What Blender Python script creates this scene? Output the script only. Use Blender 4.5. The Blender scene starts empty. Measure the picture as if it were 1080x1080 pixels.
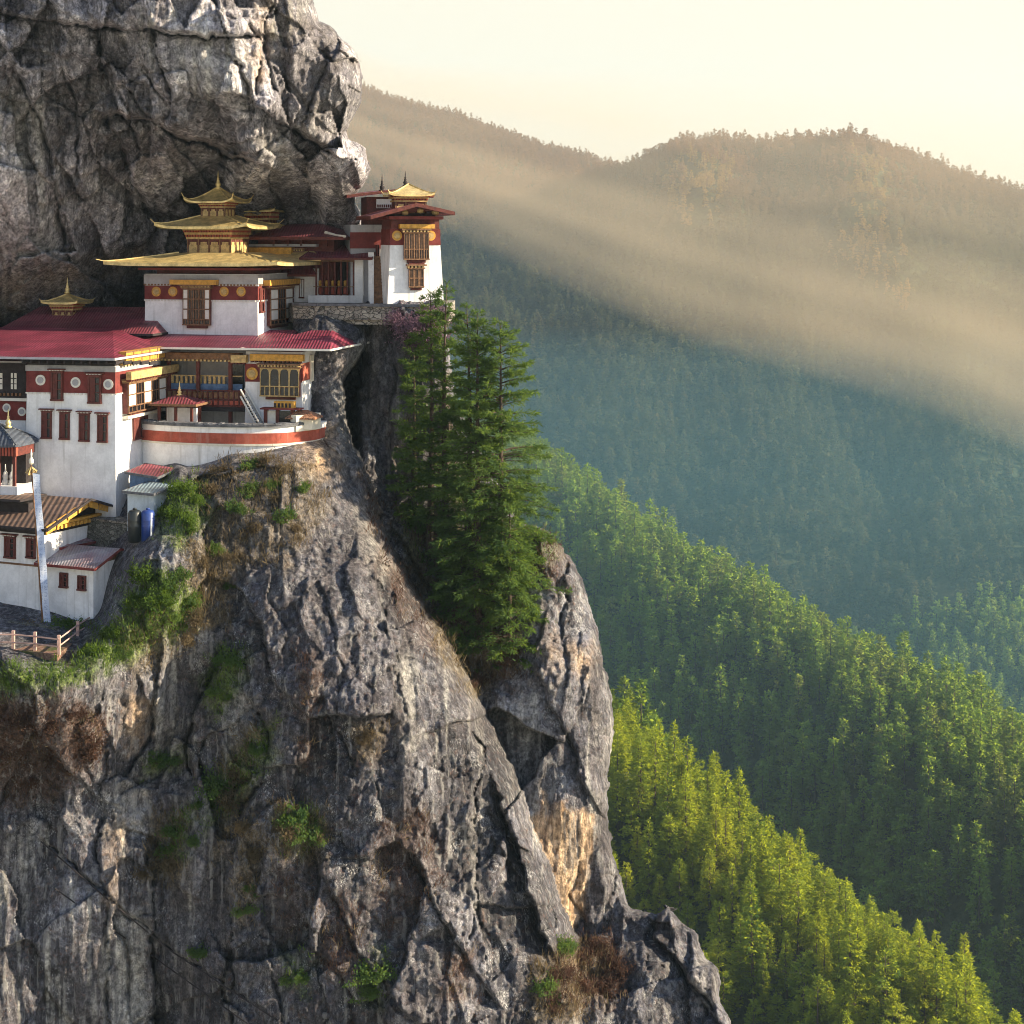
import bpy, math, random
import numpy as np
from mathutils import Vector, Matrix

# ------------------------------------------------------------------ camera, sky, sun, exposure
SC = bpy.context.scene
COL = SC.collection
FP, CX, HY = 1920.0, 540.0, 250.0           # focal length and principal point on a 1080 frame
cam_d = bpy.data.cameras.new('camera')
cam = bpy.data.objects.new('camera', cam_d); COL.objects.link(cam)
cam_d.sensor_width = 36.0
cam_d.lens = 36.0 * FP / 1080.0
cam_d.shift_y = -(540.0 - HY) / 1080.0
cam_d.clip_start = 0.5; cam_d.clip_end = 30000
cam.location = (0, 0, 0); cam.rotation_euler = (math.radians(90), 0, 0)
SC.camera = cam

SUN_AZ, SUN_EL = math.radians(95), math.radians(21)     # azimuth clockwise from +Y
sun_dir = Vector((math.sin(SUN_AZ)*math.cos(SUN_EL), math.cos(SUN_AZ)*math.cos(SUN_EL), math.sin(SUN_EL)))
W = bpy.data.worlds.new('World'); SC.world = W; W.use_nodes = True
wn = W.node_tree; bg = wn.nodes['Background']
sky = wn.nodes.new('ShaderNodeTexSky'); sky.sky_type = 'NISHITA'; sky.sun_disc = False
sky.sun_elevation = SUN_EL; sky.sun_rotation = SUN_AZ
sky.altitude = 2500; sky.air_density = 1.0; sky.dust_density = 4.0; sky.ozone_density = 0.6
wtc = wn.nodes.new('ShaderNodeTexCoord'); wsep = wn.nodes.new('ShaderNodeSeparateXYZ'); wn.links.new(wtc.outputs['Generated'], wsep.inputs[0])
wmr = wn.nodes.new('ShaderNodeMapRange'); wmr.interpolation_type = 'SMOOTHSTEP'; wn.links.new(wsep.outputs[2], wmr.inputs[0])
for i_, v_ in enumerate((0.13, 0.42, 0.94, 0.0)): wmr.inputs[i_+1].default_value = v_
wmx = wn.nodes.new('ShaderNodeMix'); wmx.data_type = 'RGBA'; wn.links.new(wmr.outputs[0], wmx.inputs[0])
wn.links.new(sky.outputs[0], wmx.inputs[6]); wmx.inputs[7].default_value = (3.5, 3.2, 2.5, 1)      # milky morning glow low in the sky
wn.links.new(wmx.outputs[2], bg.inputs[0]); bg.inputs[1].default_value = 0.115
sl = bpy.data.lights.new('sun', 'SUN'); sl.energy = 5.0; sl.angle = math.radians(0.6); sl.color = (1.0, 0.83, 0.58)
so = bpy.data.objects.new('sun', sl); COL.objects.link(so)
so.rotation_euler = sun_dir.to_track_quat('Z', 'Y').to_euler(); so.location = (300, 100, 300)
SC.view_settings.view_transform = 'Standard'; SC.view_settings.look = 'None'
SC.view_settings.gamma = 1.0; SC.view_settings.exposure = 1.45
cy = SC.cycles
cy.max_bounces = 5; cy.diffuse_bounces = 3; cy.glossy_bounces = 2; cy.transmission_bounces = 3; cy.volume_bounces = 0
cy.transparent_max_bounces = 8; cy.caustics_reflective = False; cy.caustics_refractive = False
cy.sample_clamp_indirect = 6.0
cy.use_denoising = True
try: cy.denoiser = 'OPENIMAGEDENOISE'
except Exception: pass
cy.pixel_filter_type = 'BLACKMAN_HARRIS'; cy.filter_width = 1.0
cy.use_adaptive_sampling = True; cy.adaptive_threshold = 0.018

rng = np.random.default_rng(7)
random.seed(5)

# ------------------------------------------------------------------ helpers
def P(px, py, Y):
    """point at distance Y ahead of the viewpoint on the sight line of a frame position"""
    return Vector(((px-CX)/FP*Y, Y, (HY-py)/FP*Y))

def tag(o, label=None, cat=None, group=None, kind=None):
    if label: o['label'] = label
    if cat: o['category'] = cat
    if group: o['group'] = group
    if kind: o['kind'] = kind
    return o

def np_mesh(name, V, Fq, mats=(), smooth=False, mi=None):
    """mesh from numpy arrays: V (n,3); Fq (m,k) with one k for all faces"""
    me = bpy.data.meshes.new(name)
    V = np.asarray(V, np.float32); Fq = np.asarray(Fq, np.int32)
    m, k = Fq.shape
    me.vertices.add(len(V)); me.vertices.foreach_set('co', V.ravel())
    me.loops.add(m*k); me.loops.foreach_set('vertex_index', Fq.ravel())
    me.polygons.add(m)
    me.polygons.foreach_set('loop_start', np.arange(0, m*k, k, dtype=np.int32))
    me.polygons.foreach_set('loop_total', np.full(m, k, np.int32))
    for mt in mats: me.materials.append(mt)
    if mi is not None: me.polygons.foreach_set('material_index', np.asarray(mi, np.int32))
    if smooth: me.polygons.foreach_set('use_smooth', np.ones(m, bool))
    me.update(calc_edges=True)
    return me

def link(name, data, loc=(0, 0, 0), parent=None, rotz=0.0, scale=None):
    o = bpy.data.objects.new(name, data); COL.objects.link(o)
    o.location = loc
    if rotz: o.rotation_euler = (0, 0, rotz)
    if scale is not None: o.scale = (scale,)*3 if not hasattr(scale, '__len__') else scale
    if parent is not None: o.parent = parent
    return o

def empty(name, loc, label=None, cat=None, group=None):
    o = bpy.data.objects.new(name, None); COL.objects.link(o); o.location = loc
    o.empty_display_size = 0.5
    return tag(o, label, cat, group)

class MB:
    """collects boxes, bars, tubes in world space; build() links them as one mesh object"""
    def __init__(s): s.v = []; s.f = []
    def add(s, vs, fs):
        b = len(s.v); s.v += [tuple(v) for v in vs]; s.f += [tuple(b+i for i in f) for f in fs]; return s
    def hexa(s, c):       # 8 corners: bottom ring 0-3, top ring 4-7
        return s.add(c, [(3,2,1,0),(4,5,6,7),(0,1,5,4),(1,2,6,5),(2,3,7,6),(3,0,4,7)])
    def tube(s, pts, r, n=6, r1=None):
        pts = [Vector(p) for p in pts]; m = len(pts); vs = []; fs = []
        for i, p in enumerate(pts):
            d = (pts[min(i+1, m-1)]-pts[max(i-1, 0)]).normalized()
            a = d.cross(Vector((0, 0, 1)))
            if a.length < 1e-3: a = Vector((1, 0, 0))
            a.normalize(); b = d.cross(a)
            rr = r if r1 is None else r+(r1-r)*i/(m-1)
            for k in range(n):
                t = 2*math.pi*k/n; vs.append(p+a*(rr*math.cos(t))+b*(rr*math.sin(t)))
        for i in range(m-1):
            for k in range(n):
                fs.append((i*n+k, i*n+(k+1) % n, (i+1)*n+(k+1) % n, (i+1)*n+k))
        fs.append(tuple(range(n))[::-1]); fs.append(tuple((m-1)*n+k for k in range(n)))
        return s.add(vs, fs)
    def lathe(s, c, prof, n=14):
        c = Vector(c); vs = []; fs = []; m = len(prof)
        for r, z in prof:
            for k in range(n):
                t = 2*math.pi*k/n; vs.append(c+Vector((r*math.cos(t), r*math.sin(t), z)))
        for i in range(m-1):
            for k in range(n):
                fs.append((i*n+k, i*n+(k+1) % n, (i+1)*n+(k+1) % n, (i+1)*n+k))
        fs.append(tuple(range(n))[::-1]); fs.append(tuple((m-1)*n+k for k in range(n)))
        return s.add(vs, fs)
    def build(s, name, m, parent=None, smooth=False, label=None):
        org = Vector((0, 0, 0))
        q = parent
        while q is not None: org += q.location; q = q.parent
        me = bpy.data.meshes.new(name)
        me.from_pydata([tuple(Vector(v)-org) for v in s.v], [], s.f)
        me.materials.append(m)
        if smooth: me.polygons.foreach_set('use_smooth', np.ones(len(me.polygons), bool))
        me.update()
        o = bpy.data.objects.new(name, me); COL.objects.link(o); o.parent = parent
        if label: o['label'] = label
        return o

# ------------------------------------------------------------------ numpy noise
def _h(ix, iy, s):
    n = (ix.astype(np.int64)*374761393 + iy.astype(np.int64)*668265263 + s*1442695041) & 0xffffffff
    n = ((n ^ (n >> 13))*1274126177) & 0xffffffff
    n = ((n ^ (n >> 16))*2246822519) & 0xffffffff
    return ((n ^ (n >> 15)) & 0xffffff)/float(0xffffff)
def vnoise(x, y, s=0):
    ix = np.floor(x); iy = np.floor(y); fx = x-ix; fy = y-iy
    ix = ix.astype(np.int64); iy = iy.astype(np.int64)
    fx = fx*fx*fx*(fx*(fx*6-15)+10); fy = fy*fy*fy*(fy*(fy*6-15)+10)
    a = _h(ix, iy, s); b = _h(ix+1, iy, s); c = _h(ix, iy+1, s); d = _h(ix+1, iy+1, s)
    return (a+(b-a)*fx)*(1-fy)+(c+(d-c)*fx)*fy*1.0
def fbm(x, y, s=0, o=5, g=0.5, l=2.03):
    a = 1.0; t = 0.0; n = 0.0
    for i in range(o):
        t = t+a*(vnoise(x, y, s+i*17)*2-1); n += a; a *= g; x = x*l+3.7; y = y*l-1.3
    return t/n
def ridged(x, y, s=0, o=4, g=0.5):
    a = 1.0; t = 0.0; n = 0.0
    for i in range(o):
        t = t+a*(1-np.abs(vnoise(x, y, s+i*31)*2-1)*2); n += a; a *= g; x = x*2.1+1.7; y = y*2.1+5.2
    return t/n
def facets(x, y, s=0):
    """cells, each a tilted plane: offset in -1..1, and distance to the cell border"""
    ix = np.floor(x).astype(np.int64); iy = np.floor(y).astype(np.int64)
    b1 = np.full(x.shape, 9.0); b2 = np.full(x.shape, 9.0); val = np.zeros(x.shape)
    for dx in (-1, 0, 1):
        for dy in (-1, 0, 1):
            jx = ix+dx; jy = iy+dy
            cx = jx+_h(jx, jy, s); cy_ = jy+_h(jx, jy, s+1)
            d = (x-cx)**2+(y-cy_)**2
            v = (_h(jx, jy, s+2)*2-1)*0.6+(x-cx)*(_h(jx, jy, s+3)*2-1)*1.1+(y-cy_)*(_h(jx, jy, s+4)*2-1)*1.1
            n1 = d < b1
            b2 = np.where(n1, b1, np.minimum(b2, d)); val = np.where(n1, v, val); b1 = np.where(n1, d, b1)
    return val, np.sqrt(b2)-np.sqrt(b1)
def sstep(a, b, x):
    t = np.clip((x-a)/(b-a), 0, 1); return t*t*(3-2*t)
def sdist(px, py, poly):
    """signed distance to a polygon, positive inside"""
    poly = np.asarray(poly, float); best = np.full(px.shape, 1e18); ins = np.zeros(px.shape, bool)
    n = len(poly)
    for i in range(n):
        ax, ay = poly[i]; bx, by = poly[(i+1) % n]
        ex, ey = bx-ax, by-ay; L = ex*ex+ey*ey+1e-9
        t = np.clip(((px-ax)*ex+(py-ay)*ey)/L, 0, 1)
        best = np.minimum(best, (px-ax-t*ex)**2+(py-ay-t*ey)**2)
        c = ((ay > py) != (by > py))
        xi = (bx-ax)*(py-ay)/((by-ay) if by != ay else 1e-9)+ax
        ins ^= c & (px < xi)
    d = np.sqrt(best)
    return np.where(ins, d, -d)
def ldist(px, py, line):
    """distance to a polyline, and the signed side of its nearest segment"""
    best = np.full(px.shape, 1e18); side = np.zeros(px.shape)
    for (ax, ay), (bx, by) in zip(line[:-1], line[1:]):
        ex, ey = bx-ax, by-ay; L = ex*ex+ey*ey+1e-9
        t = np.clip(((px-ax)*ex+(py-ay)*ey)/L, 0, 1)
        d = (px-ax-t*ex)**2+(py-ay-t*ey)**2
        sgn = np.sign(ex*(py-ay)-ey*(px-ax))
        n = d < best; best = np.where(n, d, best); side = np.where(n, sgn, side)
    return np.sqrt(best), side
def rbf(ctrl, px, py):
    c = np.asarray(ctrl, float); A = c[:, :2]
    D = np.sqrt(((A[:, None]-A[None])**2).sum(-1)+1.0)
    M = np.zeros((len(c)+3,)*2); n = len(c)
    M[:n, :n] = D; M[:n, n] = 1; M[:n, n+1:] = A/500; M[n, :n] = 1; M[n+1:, :n] = A.T/500
    w = np.linalg.solve(M, np.r_[c[:, 2], 0, 0, 0])
    out = w[n]+w[n+1]*px/500+w[n+2]*py/500
    for i in range(n): out = out+w[i]*np.sqrt((px-A[i, 0])**2+(py-A[i, 1])**2+1.0)
    return out

# ------------------------------------------------------------------ material helper
class NT:
    def __init__(s, name):
        s.m = bpy.data.materials.new(name); s.m.use_nodes = True; s.t = s.m.node_tree
        s.b = s.t.nodes['Principled BSDF']; s.out = s.t.nodes['Material Output']
    def n(s, typ, props=None, **kw):
        nd = s.t.nodes.new('ShaderNode'+typ)
        for k, v in (props or {}).items(): setattr(nd, k, v)
        for k, v in kw.items():
            key = int(k[1:]) if k[0] == 'i' and k[1:].isdigit() else k.replace('_', ' ')
            s.set(nd.inputs[key], v)
        return nd
    def set(s, inp, v):
        if isinstance(v, bpy.types.NodeSocket): s.t.links.new(v, inp)
        elif isinstance(v, bpy.types.Node): s.t.links.new(v.outputs[0], inp)
        else:
            if hasattr(inp.default_value, '__len__') and len(inp.default_value) == 4 and len(v) == 3: v = (*v, 1)
            inp.default_value = v
    def math(s, op, a, b=0.0, c=None, clamp=False):
        nd = s.t.nodes.new('ShaderNodeMath'); nd.operation = op; nd.use_clamp = clamp
        s.set(nd.inputs[0], a); s.set(nd.inputs[1], b)
        if c is not None: s.set(nd.inputs[2], c)
        return nd.outputs[0]
    def mix(s, f, a, b, blend='MIX'):
        nd = s.t.nodes.new('ShaderNodeMix'); nd.data_type = 'RGBA'; nd.blend_type = blend
        s.set(nd.inputs[0], f); s.set(nd.inputs[6], a); s.set(nd.inputs[7], b)
        return nd.outputs[2]
    def rng(s, v, a, b, c=0.0, d=1.0):
        nd = s.t.nodes.new('ShaderNodeMapRange'); nd.interpolation_type = 'SMOOTHSTEP'
        for i, x in enumerate((v, a, b, c, d)): s.set(nd.inputs[i], x)
        return nd.outputs[0]
    def ramp(s, v, stops):
        nd = s.t.nodes.new('ShaderNodeValToRGB'); e = nd.color_ramp.elements
        while len(e) < len(stops): e.new(0.5)
        for q, (p, c) in zip(e, stops): q.position = p; q.color = (*c, 1)
        s.set(nd.inputs[0], v); return nd.outputs[0]
    def noise(s, co, scale, detail=5, rough=0.55, dist=0.0):
        nd = s.n('TexNoise', None, Vector=co, Scale=scale, Detail=detail, Roughness=rough, Distortion=dist)
        return nd.outputs[0]
    def scl(s, co, v):
        nd = s.n('Mapping', None, Vector=co, Scale=v); return nd.outputs[0]
    def bump(s, h, strength=0.5, dist=0.1, prev=None):
        nd = s.n('Bump', None, Strength=strength, Distance=dist, Height=h)
        if prev is not None: s.set(nd.inputs['Normal'], prev)
        return nd.outputs[0]
    def base(s, c=None, rough=0.8, normal=None, spec=0.3, metal=0.0):
        if c is not None: s.set(s.b.inputs['Base Color'], c)
        s.set(s.b.inputs['Roughness'], rough); s.set(s.b.inputs['Specular IOR Level'], spec); s.set(s.b.inputs['Metallic'], metal)
        if normal is not None: s.set(s.b.inputs['Normal'], normal)
        return s.m

def simple(name, c, rough=0.7, var=0.25, scale=3.0, bump=0.2, metal=0.0, spec=0.3, streak=0.0, dirt=None):
    """weathered paint / plaster / wood: colour broken by noise at two scales, with a fine bump"""
    t = NT(name); co = t.n('TexCoord').outputs['Object']
    n = t.noise(co, scale, 6, 0.6); n2 = t.noise(co, scale*7, 4, 0.6)
    f = t.math('MULTIPLY_ADD', n, 0.7, t.math('MULTIPLY', n2, 0.3))
    dk = tuple(x*(1-var*1.4) for x in c); lt = tuple(min(1, x*(1+var*0.8)) for x in c)
    col = t.mix(t.rng(f, 0.3, 0.7), dk, lt)
    if streak:
        st = t.noise(t.scl(co, (2.2, 2.2, 0.12)), 1.0, 5, 0.6)
        col = t.mix(t.math('MULTIPLY', t.rng(st, 0.52, 0.75), streak), col, dirt or tuple(x*0.45 for x in c))
    nb = t.bump(t.math('ADD', n2, t.noise(co, scale*25, 3, 0.6)), bump, 0.03)
    return t.base(col, rough, nb, spec, metal)
# ------------------------------------------------------------------ terrain: one sheet of ridges and valleys to the horizon
def ridge_line(pts): return [tuple(P(*p)) for p in pts]
RIDGES = [   # crest line (frame x, frame y, distance), slope, rounding
    (ridge_line([(500,730,500),(590,795,450),(645,851,420),(760,948,385),(850,1012,360),(950,1088,335),(1080,1184,305),(1300,1330,265)]), 1.15, 20.0),
    (ridge_line([(400,420,1200),(500,476,1080),(585,524,950),(640,554,900),(700,592,850),(750,627,815),(800,660,785),(850,695,760),(900,730,735),(950,760,710),(1000,792,685),(1080,838,640),(1350,990,540)]), 1.25, 38.0),
    (ridge_line([(100,10,3100),(300,80,2950),(375,117,2900),(450,147,2850),(520,168,2800),(600,174,2800),(690,190,2800),(800,215,2750)]), 0.36, 60.0),
    (ridge_line([(640,225,2480),(700,192,2400),(735,168,2350),(770,158,2320),(810,158,2300),(860,159,2300),(905,160,2300),(940,180,2270),(980,199,2250),(1030,206,2220),(1080,220,2200),(1300,270,2100)]), 0.40, 50.0),
    (ridge_line([(725,178,2360),(700,240,2150),(690,330,1900)]), 0.55, 40.0),
    (ridge_line([(905,162,2290),(925,235,2080),(965,330,1800),(1010,440,1500),(1060,560,1250)]), 0.55, 45.0),
    (ridge_line([(1180,245,2150),(1165,330,1800),(1170,400,1550)]), 0.5, 45.0),
    (ridge_line([(790,160,2300),(790,300,1950),(800,420,1600),(850,520,1350)]), 0.52, 45.0),
    (ridge_line([(450,147,2850),(520,260,2400),(600,360,1950),(700,470,1500)]), 0.45, 50.0),
]
KNOLLS = [(716, 212, 2240, 70, 20), (728, 236, 2130, 56, 40), (738, 262, 2020, 50, 38), (896, 200, 2150, 60, 44), (900, 230, 2070, 48, 44), (915, 264, 1960, 48, 46), (935, 300, 1850, 50, 46), (880, 275, 1930, 45, 26), (955, 330, 1760, 45, 24), (1010, 300, 1900, 60, 20)]  # mounds added so their right flanks catch the sun in patches
def terrain_z(x, y):
    x = np.asarray(x, float); y = np.asarray(y, float)
    wx = x+18*fbm(x/90, y/90, 3, 3); wy = y+18*fbm(x/90+9, y/90, 4, 3)
    z = np.full(x.shape, -430.0)
    for line, s, d0 in RIDGES:
        h = np.full(x.shape, -1e9)
        for a, b in zip(line[:-1], line[1:]):
            ex, ey = b[0]-a[0], b[1]-a[1]; L = ex*ex+ey*ey
            t = np.clip(((wx-a[0])*ex+(wy-a[1])*ey)/L, 0, 1)
            d2 = (wx-a[0]-t*ex)**2+(wy-a[1]-t*ey)**2
            h = np.maximum(h, a[2]+t*(b[2]-a[2])-s*(np.sqrt(d2+d0*d0)-d0))
        k = 8.0
        z = np.maximum(z, h)+k*np.exp(-np.abs(z-h)/k*1.5)*0.15
    for kx, ky, kY, kr, kh in KNOLLS:
        c = P(kx, ky, kY); q = ((x-c.x)**2+(y-c.y)**2)/(kr*kr); z = z+kh*np.exp(-q)
    r = np.hypot(x, y)
    far = sstep(700, 2000, r)
    z = z+far*((15-7*sstep(40, 110, z))*(ridged(x/260, y/260, 8, 4)-0.1)+6*fbm(x/70, y/70, 9, 3))+(1-far)*(4*fbm(x/45, y/45, 10, 3))
    return z
NA, NR = 420, 430
ang = np.linspace(math.radians(-50), math.radians(50), NA)
rad = np.geomspace(90, 4200, NR)
AA, RR = np.meshgrid(ang, rad)
TX, TY = RR*np.sin(AA), RR*np.cos(AA)
TZ = terrain_z(TX, TY)
def grid_faces(nr, nc):
    i = np.arange(nr*nc).reshape(nr, nc)
    return np.stack([i[:-1, :-1], i[:-1, 1:], i[1:, 1:], i[1:, :-1]], -1).reshape(-1, 4)

t = NT('forest_floor'); co = t.n('NewGeometry').outputs['Position']
n1 = t.noise(co, 0.02, 6, 0.6); n2 = t.noise(co, 0.25, 5, 0.65)
c = t.mix(t.rng(n2, 0.35, 0.65), (0.018, 0.028, 0.014), (0.06, 0.07, 0.03))
c = t.mix(t.rng(n1, 0.5, 0.7, 0, 0.5), c, (0.09, 0.07, 0.04))
M_floor = t.base(c, 0.95, t.bump(n2, 0.8, 2.0), 0.1)
terr = link('terrain', np_mesh('terrain', np.stack([TX, TY, TZ], -1).reshape(-1, 3), grid_faces(NR, NA), [M_floor], True))
tag(terr, kind='structure')

# haze: one even box of air round everything
def closed_box(name, lo, hi, m):
    mb = MB(); (x0, y0, z0), (x1, y1, z1) = lo, hi
    mb.hexa([(x0,y0,z0),(x1,y0,z0),(x1,y1,z0),(x0,y1,z0),(x0,y0,z1),(x1,y0,z1),(x1,y1,z1),(x0,y1,z1)])
    return mb.build(name, m)
def vol_mat(name, col, dens, aniso):
    t = NT(name); t.t.nodes.remove(t.b)
    v = t.n('VolumePrincipled', None, Color=col, Density=dens, Anisotropy=aniso)
    t.t.links.new(v.outputs[0], t.out.inputs['Volume']); return t.m
HAZE_COL, HAZE_DENS = (0.52, 0.74, 0.88), 0.00008
hz = closed_box('haze', (-3400, -60, -480), (3400, 4300, 330), vol_mat('haze_air', HAZE_COL, HAZE_DENS, 0.25))
tag(hz, 'pale blue haze filling the valley air', 'haze', kind='stuff')

vh = closed_box('valley_haze', (-1600, 640, -470), (1900, 2700, -88), vol_mat('valley_air', (0.24, 0.68, 0.86), 0.00020, 0.1))
tag(vh, 'blue teal haze lying low in the shaded valley', 'haze', kind='stuff')
# sunbeam across the valley: its light put into a lens of warm coloured air
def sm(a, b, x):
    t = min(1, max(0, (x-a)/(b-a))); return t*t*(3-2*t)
def sunbeam_body():
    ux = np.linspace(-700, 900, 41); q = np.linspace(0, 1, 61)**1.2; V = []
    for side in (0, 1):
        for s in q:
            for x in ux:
                # lower rim falls to the right; the beam is thickest a little above it and thins out upward
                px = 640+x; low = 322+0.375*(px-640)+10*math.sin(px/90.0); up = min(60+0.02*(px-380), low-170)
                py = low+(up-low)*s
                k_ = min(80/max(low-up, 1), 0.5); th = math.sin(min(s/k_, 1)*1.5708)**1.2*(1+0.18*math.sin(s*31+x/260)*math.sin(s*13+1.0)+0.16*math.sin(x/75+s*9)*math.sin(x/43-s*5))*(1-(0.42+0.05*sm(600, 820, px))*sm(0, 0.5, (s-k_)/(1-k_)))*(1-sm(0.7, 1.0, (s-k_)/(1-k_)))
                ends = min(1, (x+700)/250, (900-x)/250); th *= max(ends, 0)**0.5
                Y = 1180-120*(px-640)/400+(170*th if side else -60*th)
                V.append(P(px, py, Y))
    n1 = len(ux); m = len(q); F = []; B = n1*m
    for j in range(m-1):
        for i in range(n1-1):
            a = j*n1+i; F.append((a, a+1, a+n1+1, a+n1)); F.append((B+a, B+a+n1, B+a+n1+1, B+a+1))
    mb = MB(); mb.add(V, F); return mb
sunbeam = sunbeam_body().build('sunbeam', vol_mat('sunbeam_air', (1.0, 0.82, 0.56), 0.0024, 0.2))
tag(sunbeam, 'sunbeam slanting across the valley, drawn as warm coloured air', 'sunbeam', kind='stuff')

# ------------------------------------------------------------------ conifers
def leaf_quads(p, d, s, ln, w):
    """diamond leaves: base p, unit direction d, side s, length, width"""
    q = np.stack([p, p+d*(ln*0.45)[:, None]+s*w[:, None], p+d*ln[:, None], p+d*(ln*0.45)[:, None]-s*w[:, None]], 1)
    return q.reshape(-1, 3)
def norm(a): return a/np.maximum(np.linalg.norm(a, axis=-1, keepdims=True), 1e-9)
def make_conifer(seed, H, R, base=0.12, levels=22, per=6, tw=9, leaf=(0.7, 0.16), droop=0.25, up=0.15, lop=0.3, shape=0.8, fol=3, gap=0.0, bend=0.15):
    """one conifer: trunk + limb tubes and needle sprays. Returns (trunk verts, faces, foliage verts, faces)"""
    r = np.random.default_rng(seed)
    tv = []; tf = []
    def tube(pts, r0, r1, n=5):
        b = sum(len(a) for a in tv); m = len(pts); vs = []
        for i, p in enumerate(pts):
            d = norm(pts[min(i+1, m-1)]-pts[max(i-1, 0)]); a = norm(np.cross(d, [0.31, 0.95, 0.05])); c = np.cross(d, a)
            rr = r0+(r1-r0)*i/(m-1)
            for k in range(n): vs.append(p+rr*(a*math.cos(2*math.pi*k/n)+c*math.sin(2*math.pi*k/n)))
        tv.append(np.array(vs))
        for i in range(m-1):
            for k in range(n): tf.append((b+i*n+k, b+i*n+(k+1) % n, b+(i+1)*n+(k+1) % n, b+(i+1)*n+k))
    bx, by = r.normal(0, bend, 2)
    def axis(h):
        t = h/H; return np.array([bx*math.sin(t*2.6), by*math.sin(t*2.2), h])
    tube([axis(h) for h in np.linspace(0, H, 9)], H*0.014+0.05, 0.02, 6)
    pos = []; dr = []; sd = []; ln = []; wd = []
    for i in range(levels):
        t = base+(1-base)*((i+r.uniform(0, 0.8))/levels)**0.95
        prof = (1-t)/(1-base)
        Rl = R*(prof**shape)*(0.25+0.75*min(1, (1-prof)*6+0.45))+0.12
        for k in range(per):
            if r.random() < gap: continue
            a = r.uniform(0, 2*math.pi); L = Rl*r.uniform(1-lop*1.4, 1+lop*0.5)
            o = axis(min(t*H+r.normal(0, 0.15), H)); hd = np.array([math.cos(a), math.sin(a), 0.0])
            rise = up+0.5*t*t; m = 5
            uu = np.linspace(0, 1, m)
            pts = np.array([o+hd*L*u+np.array([0, 0, L*(rise*u-droop*u*u*1.3+0.18*max(0, u-0.7))]) for u in uu])
            if L > 0.5: tube(pts, 0.012*L+0.012, 0.006, 3)
            nt = max(2, int(tw*L/R*1.3)+1)
            u = r.uniform(0.12, 1.0, nt)**0.75
            pp = np.stack([np.interp(u, uu, pts[:, j]) for j in range(3)], 1)
            bd = norm(pts[-1]-pts[0]); side = norm(np.cross(bd, [0, 0, 1.0]))
            for q, un in zip(pp, u):
                sg = r.choice([-1, 1]); ang_ = r.uniform(0.2, 1.0)
                td = norm(bd*math.cos(ang_)+side*sg*math.sin(ang_)+np.array([0, 0, r.uniform(-0.35, 0.2)]))
                tl = (0.38*L*(1.05-un)+0.28*leaf[0]+0.05)
                for j in range(fol):
                    f = j/max(1, fol-1) if fol > 1 else 0
                    pos.append(q+td*tl*f+r.normal(0, 0.05, 3)*leaf[0])
                    v = norm(td+r.normal(0, 0.45, 3)+np.array([0, 0, -0.12])); dr.append(v)
                    sv = norm(np.cross(v, r.normal(0, 1, 3)+np.array([0, 0, 1.4]))); sd.append(sv)
                    s_ = r.uniform(0.6, 1.25); ln.append(leaf[0]*s_); wd.append(leaf[1]*s_)
    # leader
    for j in range(8):
        pos.append(axis(H*(0.95+0.05*j/8))); v = norm(r.normal(0, 0.6, 3)+np.array([0, 0, 1.2])); dr.append(v)
        sd.append(norm(np.cross(v, r.normal(0, 1, 3)))); ln.append(leaf[0]*0.8); wd.append(leaf[1]*0.7)
    fv = leaf_quads(np.array(pos), np.array(dr), np.array(sd), np.array(ln), np.array(wd))
    ff = np.arange(len(fv)).reshape(-1, 4)
    return np.concatenate(tv), np.array(tf), fv, ff

def foliage_mat(name, dark, light, trans, tint=None, nsc=0.35, objvar=0.5, high=None, tf=0.6):
    t = NT(name)
    co = t.n('NewGeometry').outputs['Position']
    n = t.noise(co, nsc, 4, 0.6)
    rnd = t.n('ObjectInfo').outputs['Random']
    f = t.math('ADD', t.math('MULTIPLY', t.rng(n, 0.3, 0.7), 1-objvar), t.math('MULTIPLY', rnd, objvar))
    c = t.mix(f, dark, light)
    if tint is not None:
        c = t.mix(t.rng(t.math('FRACT', t.math('MULTIPLY', rnd, 7.31)), 0.72, 0.95, 0, 0.7), c, tint)
    if high is not None:      # drier, browner woods on the upper slopes
        c = t.mix(t.rng(t.math('ADD', t.n('SeparateXYZ', None, Vector=co).outputs[2], t.math('MULTIPLY', n, 60.0)), 0.0, 130.0, 0, 0.92), c, high)
    t.base(c, 0.75, None, 0.12)
    tr = t.n('BsdfTranslucent', None, Color=t.mix(tf, c, trans))
    mx = t.n('MixShader', None, i0=0.5, i1=t.b.outputs[0], i2=tr.outputs[0])
    t.t.links.new(mx.outputs[0], t.out.inputs['Surface'])
    return t.m
M_bark = simple('bark', (0.075, 0.055, 0.042), 0.95, 0.4, 6.0, 0.5)
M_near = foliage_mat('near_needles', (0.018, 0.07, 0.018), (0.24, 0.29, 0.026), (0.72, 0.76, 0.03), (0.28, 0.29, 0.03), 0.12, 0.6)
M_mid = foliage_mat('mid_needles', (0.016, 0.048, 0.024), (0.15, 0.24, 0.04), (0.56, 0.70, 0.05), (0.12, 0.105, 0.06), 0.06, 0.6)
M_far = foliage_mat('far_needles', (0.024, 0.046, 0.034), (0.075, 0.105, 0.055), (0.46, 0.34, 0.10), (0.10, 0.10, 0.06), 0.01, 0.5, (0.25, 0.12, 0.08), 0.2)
M_sunpatch = foliage_mat('sunpatch_needles', (0.13, 0.075, 0.03), (0.34, 0.22, 0.085), (0.5, 0.34, 0.1), None, 0.01, 0.6)  # golden foliage colour standing in for sunlight on the far hill
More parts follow.
